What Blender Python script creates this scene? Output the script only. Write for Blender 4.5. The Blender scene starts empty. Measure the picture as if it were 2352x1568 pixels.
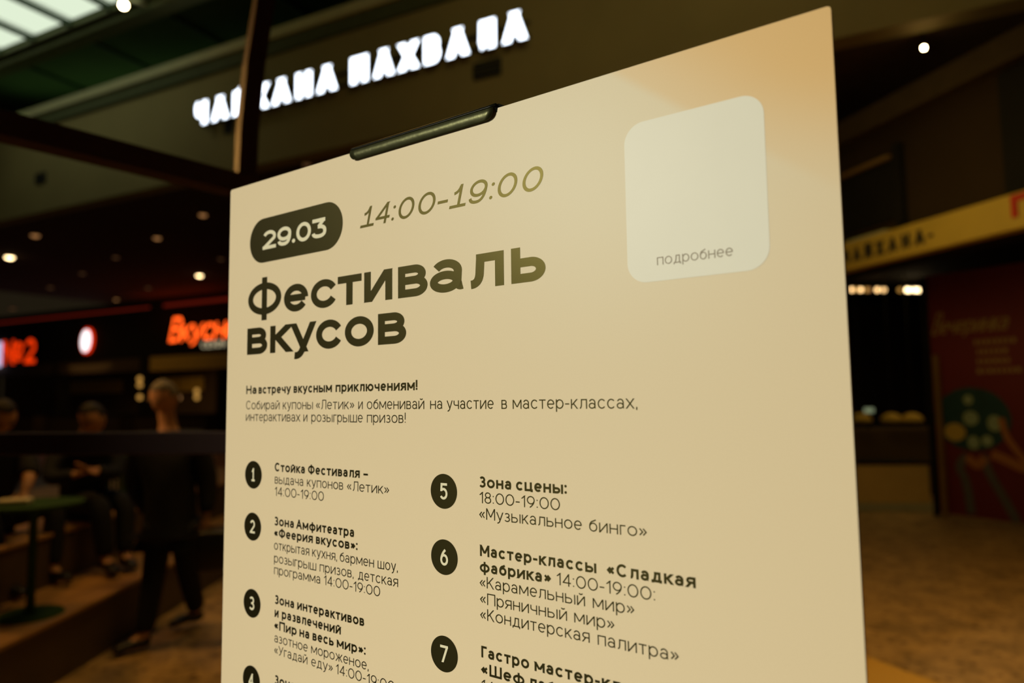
import bpy, bmesh, math, random
from mathutils import Vector, Matrix, Quaternion
random.seed(7)
sc = bpy.context.scene
C = sc.collection
PI = math.pi

# ------------------------------------------------------------------ camera
F = 1585.0
RX = Vector((0.999905, 0.013752, 0.0))
RY = Vector((0.001102, -0.080162, -0.996781))
RZ = Vector((-0.013707, 0.996687, -0.08017))
EYE = Vector((0, 0, 1.55))
cam = bpy.data.cameras.new('camera')
co = bpy.data.objects.new('camera', cam)
C.objects.link(co)
sc.camera = co
cam.sensor_width = 36
cam.lens = F / 2352 * 36
cam.clip_start = 0.05
cam.clip_end = 200
co.matrix_world = Matrix(((RX.x, RX.y, RX.z, 0), (RY.x, RY.y, RY.z, 0), (RZ.x, RZ.y, RZ.z, 1.55), (0, 0, 0, 1)))
cam.dof.use_dof = True
cam.dof.focus_distance = 0.64
cam.dof.aperture_fstop = 3.1

# ------------------------------------------------------------------ world, lights, exposure
w = bpy.data.worlds.new('world')
sc.world = w
w.use_nodes = True
w.node_tree.nodes['Background'].inputs[0].default_value = (1.0, 0.72, 0.35, 1)
w.node_tree.nodes['Background'].inputs[1].default_value = 0.012
vs = sc.view_settings
vs.view_transform = 'Standard'
vs.look = 'None'
vs.exposure = 0
vs.gamma = 1
vs.use_curve_mapping = False
sc.cycles.use_denoising = True
sc.cycles.max_bounces = 6
sc.cycles.sample_clamp_indirect = 4


def area(name, loc, target, size, energy, col, spread=180, sy=None):
    l = bpy.data.lights.new(name, 'AREA')
    l.shape = 'RECTANGLE' if sy else 'DISK'
    l.size = size
    if sy:
        l.size_y = sy
    l.energy = energy
    l.color = col
    l.spread = math.radians(spread)
    o = bpy.data.objects.new(name, l)
    C.objects.link(o)
    o.location = loc
    o.rotation_euler = (Vector(target) - Vector(loc)).to_track_quat('-Z', 'Y').to_euler()
    return o


def spot(name, loc, target, ang, energy, col, rad=0.05, blend=0.4):
    l = bpy.data.lights.new(name, 'SPOT')
    l.energy = energy
    l.color = col
    l.spot_size = math.radians(ang)
    l.spot_blend = blend
    l.shadow_soft_size = rad
    o = bpy.data.objects.new(name, l)
    C.objects.link(o)
    o.location = loc
    o.rotation_euler = (Vector(target) - Vector(loc)).to_track_quat('-Z', 'Y').to_euler()
    return o


def point(name, loc, energy, col, rad=0.08):
    l = bpy.data.lights.new(name, 'POINT')
    l.energy = energy
    l.color = col
    l.shadow_soft_size = rad
    o = bpy.data.objects.new(name, l)
    C.objects.link(o)
    o.location = loc
    return o


WARM = (1.0, 0.62, 0.22)
spot('spot_on_poster', (-7.5, -3.5, 4.5), (0.0, 0.66, 1.42), 15, 3350, (1.0, 0.93, 0.72), 0.70, 0.15)
spot('low_board_fill', (-4.2, -1.9, 0.45), (0.06, 0.60, 1.05), 13, 290, (1.0, 0.93, 0.72), 0.45, 0.6)  # added low fill for the lower board; no case stands there
area('atrium_wash', (1.0, 3.5, 8.0), (0.5, 9.0, 6.0), 5.0, 27, (1.0, 0.86, 0.42), 140, 2.0)
area('hall_lamps_right', (2.9, 3.2, 5.2), (2.9, 3.3, 0), 2.0, 32, (1.0, 0.56, 0.13), 100)
area('hall_lamps_left', (-1.6, 4.6, 5.2), (-1.6, 4.8, 0), 1.4, 17, (1.0, 0.58, 0.15), 120)
spot('step_lamp', (-3.9, 4.2, 4.6), (-2.75, 4.1, 0.36), 74, 90, (1.0, 0.48, 0.10), 0.15, 0.8)
spot('frame_lamp', (-3.2, 2.9, 3.1), (-0.78, 2.0, 2.6), 26, 120, (1.0, 0.50, 0.12), 0.1, 0.6)
spot('face_fill', (-4.2, 3.2, 3.0), (-2.35, 4.6, 1.60), 14, 120, (1.0, 0.55, 0.18), 0.1, 0.6)  # narrow warm spot added to light the walking man's face
area('green_ceiling_fill', (-4.5, 7.2, 7.6), (-6.5, 9.0, 8.45), 1.5, 1.5, (0.5, 1.0, 0.35), 170)  # added green fill aimed up at the ceiling, not the skylight itself
area('green_recess_fill', (-7.4, 14.3, 7.65), (-7.4, 14.0, 8.4), 7.0, 4.5, (0.6, 1.0, 0.35), 170, 1.2)  # unseen green fill added to brighten the recessed ceiling
area('sign_wash', (2.0, 4.8, 3.7), (4.5, 6.7, 3.1), 1.6, 5.5, (1.0, 0.74, 0.22), 80)
area('shop_glow', (6.0, 9.6, 3.2), (5.6, 9.6, 0), 1.2, 6, (1.0, 0.66, 0.20), 160)


# ------------------------------------------------------------------ camera-ray measuring helpers (give real 3D positions)
def rayd(px, py):
    c = (px - 1176.0, -(py - 784.0), -F)
    return Vector((RX.x * c[0] + RX.y * c[1] + RX.z * c[2], RY.x * c[0] + RY.y * c[1] + RY.z * c[2], RZ.x * c[0] + RZ.y * c[1] + RZ.z * c[2]))


def at(px, py, Y):                      # point at world depth Y
    d = rayd(px, py)
    return EYE + d * (Y / d.y)


def atz(px, py, z):                     # point at height z
    d = rayd(px, py)
    return EYE + d * ((z - EYE.z) / d.z)


class Line:                             # a vertical plane over a line on the floor
    def __init__(s, o, d):
        s.o = Vector((o[0], o[1], 0)); s.d = Vector((d[0], d[1], 0)).normalized()
        s.n = Vector((s.d.y, -s.d.x, 0))
        if s.n.dot(Vector((0, 0, 0)) - s.o) < 0:
            s.n = -s.n                 # towards the camera

    def hit(s, px, py):
        d = rayd(px, py)
        t = (s.o - EYE).dot(s.n) / d.dot(s.n)
        p = EYE + d * t
        return (p - s.o).dot(s.d), p.z

    def p(s, a, z, off=0.0):
        q = s.o + s.d * a + s.n * off
        return Vector((q.x, q.y, z))


A = Line((0, 9), (0.8976, -0.441))            # wall with the lit sign
SH = Line((-15.9, 27.2), (0.8976, -0.441))    # row of food counters far behind
B = Line((3.98, 8.2), (0.265, -0.964))        # shop front on the right
RP = Line((5.42, 8.62), (0.53, -0.848))       # red poster wall


# ------------------------------------------------------------------ materials
def srgb(r, g, b):
    f = lambda c: (c / 255 / 12.92) if c / 255 <= 0.04045 else ((c / 255 + 0.055) / 1.055) ** 2.4
    return (f(r), f(g), f(b), 1)


def mat(name, col, rough=0.6, metal=0.0, spec=0.5, noise=0.0, scale=8.0, bump=0.0, emit=None, estr=0.0):
    m = bpy.data.materials.new(name)
    m.use_nodes = True
    nt = m.node_tree
    b = nt.nodes['Principled BSDF']
    col = tuple(col[:3]) + (1,)
    b.inputs['Base Color'].default_value = col
    b.inputs['Roughness'].default_value = rough
    b.inputs['Metallic'].default_value = metal
    b.inputs['Specular IOR Level'].default_value = spec
    if noise or bump:
        tc = nt.nodes.new('ShaderNodeTexCoord')
        n = nt.nodes.new('ShaderNodeTexNoise')
        n.inputs['Scale'].default_value = scale
        n.inputs['Detail'].default_value = 5
        nt.links.new(tc.outputs['Object'], n.inputs['Vector'])
        if noise:
            r = nt.nodes.new('ShaderNodeMapRange')
            r.inputs[3].default_value = 1 - noise
            r.inputs[4].default_value = 1 + noise
            nt.links.new(n.outputs['Fac'], r.inputs[0])
            x = nt.nodes.new('ShaderNodeMix')
            x.data_type = 'RGBA'
            x.blend_type = 'MULTIPLY'
            x.inputs[0].default_value = 1
            x.inputs[6].default_value = col
            nt.links.new(r.outputs[0], x.inputs[7])
            nt.links.new(x.outputs[2], b.inputs['Base Color'])
        if bump:
            bp = nt.nodes.new('ShaderNodeBump')
            bp.inputs['Strength'].default_value = bump
            bp.inputs['Distance'].default_value = 0.01
            nt.links.new(n.outputs['Fac'], bp.inputs['Height'])
            nt.links.new(bp.outputs[0], b.inputs['Normal'])
    if emit:
        b.inputs['Emission Color'].default_value = tuple(emit[:3]) + (1,)
        b.inputs['Emission Strength'].default_value = estr
    return m


M = {}
M['ink'] = mat('olive_black_ink', (0.0050, 0.0040, 0.0015), 0.38, spec=0.27)
M['ink_light'] = mat('khaki_ink', (0.060, 0.050, 0.012), 0.38, spec=0.27)
M['knock'] = mat('pale_print', (0.66, 0.63, 0.47), 0.42, spec=0.2)
M['card'] = mat('white_card_print', (0.665, 0.665, 0.59), 0.42, spec=0.15, noise=0.02, scale=30)
M['card_ink'] = mat('brown_card_ink', (0.12, 0.085, 0.030), 0.46)
M['clip'] = mat('dark_green_clip_metal', (0.045, 0.048, 0.018), 0.38, 0.7, noise=0.3, scale=120, bump=0.04)
M['clipdark'] = mat('dark_clip_edge', (0.006, 0.007, 0.004), 0.35, 0.3)
M['stand'] = mat('black_stand_metal', (0.012, 0.012, 0.010), 0.4, 0.5, noise=0.2)
M['wall'] = mat('olive_plaster', (0.40, 0.31, 0.115), 0.85, noise=0.22, scale=0.7, bump=0.2)
M['cornice'] = mat('pale_olive_trim', (0.75, 0.68, 0.36), 0.7, noise=0.1)
M['green'] = mat('green_painted_ceiling', (0.060, 0.105, 0.040), 0.9, noise=0.3, scale=0.6)
M['olivebeam'] = mat('olive_beam_paint', (0.11, 0.12, 0.04), 0.8, noise=0.2)
M['ceil'] = mat('dark_brown_ceiling', (0.10, 0.060, 0.030), 0.9, noise=0.3, scale=0.5)
M['dark'] = mat('black_fascia', (0.014, 0.011, 0.008), 0.85, spec=0.2, noise=0.3, scale=2)
M['brown'] = mat('brown_panel', (0.085, 0.050, 0.022), 0.8, noise=0.3, scale=1)
M['umber'] = mat('dark_umber_panel', (0.045, 0.027, 0.014), 0.9, spec=0.05, noise=0.3, scale=1)
M['umber2'] = mat('umber_ledge', (0.075, 0.047, 0.020), 0.8, spec=0.2, noise=0.2)
M['ochre'] = mat('ochre_sign_board', (0.62, 0.40, 0.06), 0.6, noise=0.12, scale=3)
M['counter'] = mat('ochre_counter_panel', (0.80, 0.52, 0.16), 0.6, noise=0.15, scale=3)
M['maroon'] = mat('maroon_frame_paint', (0.060, 0.020, 0.013), 0.6, noise=0.15, scale=6)
M['wood'] = mat('orange_varnished_wood', (0.42, 0.22, 0.065), 0.55, noise=0.2, scale=5)
M['riser'] = mat('dark_wood_riser', (0.10, 0.065, 0.035), 0.6, noise=0.25, scale=5)
M['greenmetal'] = mat('green_slat_paint', (0.035, 0.075, 0.012), 0.75, spec=0.1, noise=0.2)
M['rust'] = mat('rust_red_post', (0.28, 0.05, 0.012), 0.5, noise=0.2)
M['black'] = mat('black_cloth', (0.007, 0.007, 0.009), 0.85, noise=0.3, scale=30, bump=0.3)
M['navy'] = mat('dark_navy_cloth', (0.008, 0.009, 0.014), 0.85, noise=0.3, scale=30, bump=0.3)
M['skin'] = mat('skin', (0.55, 0.27, 0.13), 0.5, noise=0.08, scale=20)
M['greyhair'] = mat('grey_hair', (0.16, 0.13, 0.09), 0.7, noise=0.4, scale=60, bump=0.5)
M['brownhair'] = mat('dark_hair', (0.02, 0.013, 0.008), 0.7, noise=0.4, scale=60, bump=0.5)
M['eye'] = mat('eye_dark', (0.02, 0.015, 0.01), 0.2)
M['leather'] = mat('black_leather', (0.008, 0.007, 0.006), 0.4, noise=0.2)
M['brass'] = mat('brass_buckle', (0.8, 0.6, 0.25), 0.25, 1.0, noise=0.1)
M['tray'] = mat('cream_paper_tray', (0.80, 0.70, 0.42), 0.6, noise=0.05)
M['teal'] = mat('teal_print', (0.010, 0.050, 0.050), 0.6, noise=0.5, scale=9)
M['palegreen'] = mat('pale_green_print', (0.34, 0.40, 0.24), 0.6, noise=0.3, scale=9)
M['skinprint'] = mat('orange_skin_print', (0.45, 0.15, 0.03), 0.6, noise=0.1)
M['greyprint'] = mat('grey_print', (0.12, 0.10, 0.08), 0.6, noise=0.2)
M['redwall'] = mat('dark_red_print', (0.16, 0.009, 0.010), 0.6, noise=0.15, scale=1)
M['redtext'] = mat('muted_tan_print', (0.40, 0.23, 0.06), 0.6)
M['redpaint'] = mat('red_letter_paint', (0.55, 0.03, 0.01), 0.6)
M['inkdark'] = mat('black_letter_paint', (0.015, 0.012, 0.012), 0.6)
M['grille'] = mat('dark_vent_metal', (0.035, 0.035, 0.028), 0.6, noise=0.2)
M['housing'] = mat('lamp_housing_metal', (0.03, 0.028, 0.022), 0.5, 0.4)
M['greybase'] = mat('grey_green_plinth', (0.55, 0.50, 0.30), 0.6, noise=0.2)
M['mustard'] = mat('mustard_lampshade', (0.55, 0.36, 0.05), 0.7, noise=0.2, scale=12)
M['podium'] = mat('ochre_podium_laminate', (0.66, 0.38, 0.06), 0.55, noise=0.08, scale=4)
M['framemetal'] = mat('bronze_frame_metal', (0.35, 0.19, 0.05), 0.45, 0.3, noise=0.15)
M['mullion'] = mat('dark_green_mullion', (0.02, 0.05, 0.015), 0.6)


for k_ in ('ink', 'ink_light'):
    M[k_].node_tree.nodes['Principled BSDF'].inputs['Specular Tint'].default_value = (1.0, 0.86, 0.24, 1)


def emi(name, col, s):
    m = bpy.data.materials.new(name)
    m.use_nodes = True
    nt = m.node_tree
    nt.nodes.remove(nt.nodes['Principled BSDF'])
    e = nt.nodes.new('ShaderNodeEmission')
    e.inputs[0].default_value = tuple(col[:3]) + (1,)
    e.inputs[1].default_value = s
    nt.links.new(e.outputs[0], nt.nodes['Material Output'].inputs[0])
    return m


M['e_sign'] = emi('white_sign_glow', (0.78, 0.86, 0.97), 4.5)
M['e_sky'] = emi('skylight_glass_glow', (0.80, 0.92, 0.70), 0.95)
M['e_spot'] = emi('warm_spotlight_glow', (1.0, 0.74, 0.36), 60)
M['e_bright'] = emi('bright_downlight_glow', (1.0, 0.70, 0.34), 9)
M['e_dim'] = emi('dim_downlight_glow', (1.0, 0.45, 0.15), 0.42)
M['e_faint'] = emi('faint_downlight_glow', (1.0, 0.45, 0.18), 0.07)
M['e_red'] = emi('red_neon_glow', (1.0, 0.045, 0.002), 0.95)
M['e_orange'] = emi('orange_red_neon_glow', (1.0, 0.10, 0.010), 2.2)
M['e_oval'] = emi('white_oval_glow', (0.95, 0.88, 0.9), 1.8)
M['e_redrim'] = emi('red_rim_glow', (0.9, 0.03, 0.002), 1.0)
M['e_lilac'] = emi('lilac_panel_glow', (0.60, 0.58, 0.88), 1.0)
M['e_strip'] = emi('dim_red_strip_glow', (1.0, 0.07, 0.025), 0.10)
M['e_bulb'] = emi('warm_bulb_glow', (1.0, 0.60, 0.24), 3.2)
M['e_amber'] = emi('amber_lantern_glow', (1.0, 0.50, 0.10), 0.55)
M['e_smalltext'] = emi('pale_small_letters_glow', (0.9, 0.75, 0.45), 0.8)
M['e_cool'] = emi('pale_green_strip_glow', (0.6, 0.7, 0.4), 0.30)


def floor_material():
    m = bpy.data.materials.new('terrazzo')
    m.use_nodes = True
    nt = m.node_tree
    b = nt.nodes['Principled BSDF']
    b.inputs['Roughness'].default_value = 0.5
    tc = nt.nodes.new('ShaderNodeTexCoord')
    v = nt.nodes.new('ShaderNodeTexVoronoi')
    v.inputs['Scale'].default_value = 30
    n = nt.nodes.new('ShaderNodeTexNoise')
    n.inputs['Scale'].default_value = 5
    n.inputs['Detail'].default_value = 3
    nt.links.new(tc.outputs['Object'], v.inputs['Vector'])
    nt.links.new(tc.outputs['Object'], n.inputs['Vector'])
    cr = nt.nodes.new('ShaderNodeValToRGB')
    e = cr.color_ramp.elements
    e[0].position = 0.0
    e[0].color = (0.14, 0.08, 0.03, 1)
    e[1].position = 1.0
    e[1].color = (0.50, 0.32, 0.13, 1)
    x = cr.color_ramp.elements.new(0.07)
    x.color = (0.26, 0.16, 0.06, 1)
    x = cr.color_ramp.elements.new(0.14)
    x.color = (0.40, 0.255, 0.10, 1)
    sp = nt.nodes.new('ShaderNodeSeparateColor')
    nt.links.new(v.outputs['Color'], sp.inputs[0])
    nt.links.new(sp.outputs[0], cr.inputs[0])
    r = nt.nodes.new('ShaderNodeMapRange')
    r.inputs[1].default_value = 0.35
    r.inputs[2].default_value = 0.65
    r.inputs[3].default_value = 0.72
    r.inputs[4].default_value = 1.2
    nt.links.new(n.outputs['Fac'], r.inputs[0])
    mx = nt.nodes.new('ShaderNodeMix')
    mx.data_type = 'RGBA'
    mx.blend_type = 'MULTIPLY'
    mx.inputs[0].default_value = 1
    nt.links.new(cr.outputs[0], mx.inputs[6])
    nt.links.new(r.outputs[0], mx.inputs[7])
    nt.links.new(mx.outputs[2], b.inputs['Base Color'])
    return m


M['floor'] = floor_material()

BW, BH = 0.70, 1.45                      # board
BTL = Vector((-0.35280, 0.85363, 1.55 + 0.2652))
EXB = Vector((0.821393, -0.570363, 0))   # along the board, left to right
NB = Vector((-0.570363, -0.821393, 0))   # out of the board, to the reader
BM = Matrix(((EXB.x, 0, NB.x, BTL.x), (EXB.y, 0, NB.y, BTL.y), (0, 1, 0, BTL.z), (0, 0, 0, 1)))
# local board frame: x = along, y = up (0 at top edge, negative downwards), z = out


def board_material():
    m = bpy.data.materials.new('printed_board')
    m.use_nodes = True
    nt = m.node_tree
    L = nt.links.new
    b = nt.nodes['Principled BSDF']
    b.inputs['Roughness'].default_value = 0.42
    b.inputs['Specular IOR Level'].default_value = 0.18
    b.inputs['Specular Tint'].default_value = (0.45, 0.80, 1.0, 1)
    tc = nt.nodes.new('ShaderNodeTexCoord')
    sx = nt.nodes.new('ShaderNodeSeparateXYZ')
    L(tc.outputs['Object'], sx.inputs[0])

    def math_(op, a, bb, cl=False):
        n = nt.nodes.new('ShaderNodeMath')
        n.operation = op
        n.use_clamp = cl
        for i, q in enumerate((a, bb)):
            if isinstance(q, (int, float)):
                n.inputs[i].default_value = q
            else:
                L(q, n.inputs[i])
        return n.outputs[0]
    u = sx.outputs[0]
    v = math_('MULTIPLY', sx.outputs[1], -1.0)
    # distance right of the diagonal edge of the printed peach ray
    d = math_('SUBTRACT', math_('SUBTRACT', u, 0.531), math_('MULTIPLY', v, 1.28))
    r1 = nt.nodes.new('ShaderNodeMapRange')
    r1.interpolation_type = 'SMOOTHSTEP'
    L(d, r1.inputs[0])
    r1.inputs[1].default_value = -0.006
    r1.inputs[2].default_value = 0.012
    r3 = nt.nodes.new('ShaderNodeMapRange')
    r3.interpolation_type = 'SMOOTHSTEP'
    L(d, r3.inputs[0])
    r3.inputs[1].default_value = -0.01
    r3.inputs[2].default_value = 0.11
    r3.inputs[3].default_value = 0.55
    r3.inputs[4].default_value = 1.0
    r2 = nt.nodes.new('ShaderNodeMapRange')
    r2.interpolation_type = 'SMOOTHSTEP'
    L(v, r2.inputs[0])
    r2.inputs[1].default_value = 0.03
    r2.inputs[2].default_value = 0.17
    r2.inputs[3].default_value = 1.0
    r2.inputs[4].default_value = 0.0
    f = math_('MULTIPLY', math_('MULTIPLY', r1.outputs[0], r3.outputs[0]), r2.outputs[0], True)
    n = nt.nodes.new('ShaderNodeTexNoise')
    n.inputs['Scale'].default_value = 900
    L(tc.outputs['Object'], n.inputs['Vector'])
    mx = nt.nodes.new('ShaderNodeMix')
    mx.data_type = 'RGBA'
    mx.inputs[6].default_value = (0.66, 0.555, 0.385, 1)
    mx.inputs[7].default_value = (0.66, 0.435, 0.19, 1)
    L(f, mx.inputs[0])
    g = nt.nodes.new('ShaderNodeMapRange')
    g.inputs[3].default_value = 0.97
    g.inputs[4].default_value = 1.03
    L(n.outputs['Fac'], g.inputs[0])
    m2 = nt.nodes.new('ShaderNodeMix')
    m2.data_type = 'RGBA'
    m2.blend_type = 'MULTIPLY'
    m2.inputs[0].default_value = 1
    L(mx.outputs[2], m2.inputs[6])
    L(g.outputs[0], m2.inputs[7])
    L(m2.outputs[2], b.inputs['Base Color'])
    return m


M['board'] = board_material()


# ------------------------------------------------------------------ object helpers
def tag(o, label=None, cat=None, group=None, kind=None):
    if label: o['label'] = label
    if cat: o['category'] = cat
    if group: o['group'] = group
    if kind: o['kind'] = kind
    return o


def empty(name, loc, label, cat, group=None, rz=0.0):
    o = bpy.data.objects.new(name, None)
    C.objects.link(o)
    o.location = loc
    o.rotation_euler = (0, 0, rz)
    o.empty_display_size = 0.1
    return tag(o, label, cat, group)


def link(name, bm, m, parent=None, smooth=False, mw=None):
    """bm is in world space when parent is None or mw is None"""
    me = bpy.data.meshes.new(name)
    if isinstance(bm, bmesh.types.BMesh):
        bmesh.ops.recalc_face_normals(bm, faces=bm.faces[:])
        bm.to_mesh(me)
        bm.free()
    else:
        me = bm
    for x in (m if isinstance(m, (list, tuple)) else [m]):
        me.materials.append(x)
    if smooth:
        for p in me.polygons:
            p.use_smooth = True
    o = bpy.data.objects.new(name, me)
    C.objects.link(o)
    if parent is not None:
        o.parent = parent
        if mw is None:                   # geometry is in world space: cancel the parents
            bpy.context.view_layer.update()
            o.matrix_parent_inverse = parent.matrix_world.inverted()
    return o


def struct(name, bm, m, parent=None, smooth=False):
    o = link(name, bm, m, parent, smooth)
    if parent is None:
        o['kind'] = 'structure'
    return o


def box(bm, c, s, rz=0.0, bev=0.0, mtx=None):
    r = bmesh.ops.create_cube(bm, size=1.0)
    vs_ = r['verts']
    bmesh.ops.scale(bm, vec=Vector(s), verts=vs_)
    if bev:
        es = list({e for v in vs_ for e in v.link_edges})
        rr = bmesh.ops.bevel(bm, geom=es, offset=bev, segments=2, affect='EDGES', profile=0.5)
        vs_ = [v for v in rr['verts']]
        vs_ = list({v for f in rr['faces'] for v in f.verts} | set(v for v in vs_ if v.is_valid))
        # gather every vertex connected to it
        seen = set(vs_)
        st = list(vs_)
        while st:
            q = st.pop()
            for e in q.link_edges:
                o = e.other_vert(q)
                if o not in seen:
                    seen.add(o)
                    st.append(o)
        vs_ = list(seen)
    mt = mtx if mtx else Matrix.Translation(Vector(c)) @ Matrix.Rotation(rz, 4, 'Z')
    bmesh.ops.transform(bm, matrix=mt, verts=vs_)
    return vs_


def lbox(bm, L, a0, a1, z0, z1, o0, o1, bev=0.0):
    """box in a wall's frame: along a0..a1, height z0..z1, off the wall o0..o1"""
    c = L.p((a0 + a1) / 2, (z0 + z1) / 2, (o0 + o1) / 2)
    mt = Matrix(((L.d.x, L.n.x, 0, c.x), (L.d.y, L.n.y, 0, c.y), (0, 0, 1, c.z), (0, 0, 0, 1)))
    return box(bm, c, (abs(a1 - a0), abs(o1 - o0), abs(z1 - z0)), bev=bev, mtx=mt)


def beam(bm, p, q, wd, ht, up=Vector((0, 0, 1)), roll=0.0, bev=0.0):
    p, q = Vector(p), Vector(q)
    d = (q - p)
    ln = d.length
    z = d.normalized()
    x = up.cross(z)
    if x.length < 1e-3:
        x = Vector((1, 0, 0))
    x.normalize()
    y = z.cross(x)
    if roll:
        qr = Quaternion(z, roll)
        x = qr @ x
        y = qr @ y
    c = (p + q) / 2
    mt = Matrix(((x.x, y.x, z.x, c.x), (x.y, y.y, z.y, c.y), (x.z, y.z, z.z, c.z), (0, 0, 0, 1)))
    return box(bm, c, (wd, ht, ln), bev=bev, mtx=mt)


def cyl(bm, p, q, r0, r1=None, n=16):
    p, q = Vector(p), Vector(q)
    r1 = r0 if r1 is None else r1
    d = q - p
    mt = Matrix.Translation((p + q) / 2) @ d.to_track_quat('Z', 'Y').to_matrix().to_4x4()
    return bmesh.ops.create_cone(bm, cap_ends=True, segments=n, radius1=r0, radius2=r1, depth=d.length, matrix=mt)['verts']


def ball(bm, c, r, s=(1, 1, 1), u=16, v=10):
    mt = Matrix.Translation(Vector(c)) @ Matrix.Diagonal(Vector((s[0], s[1], s[2], 1)))
    return bmesh.ops.create_uvsphere(bm, u_segments=u, v_segments=v, radius=r, matrix=mt)['verts']


def nb():
    return bmesh.new()


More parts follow.
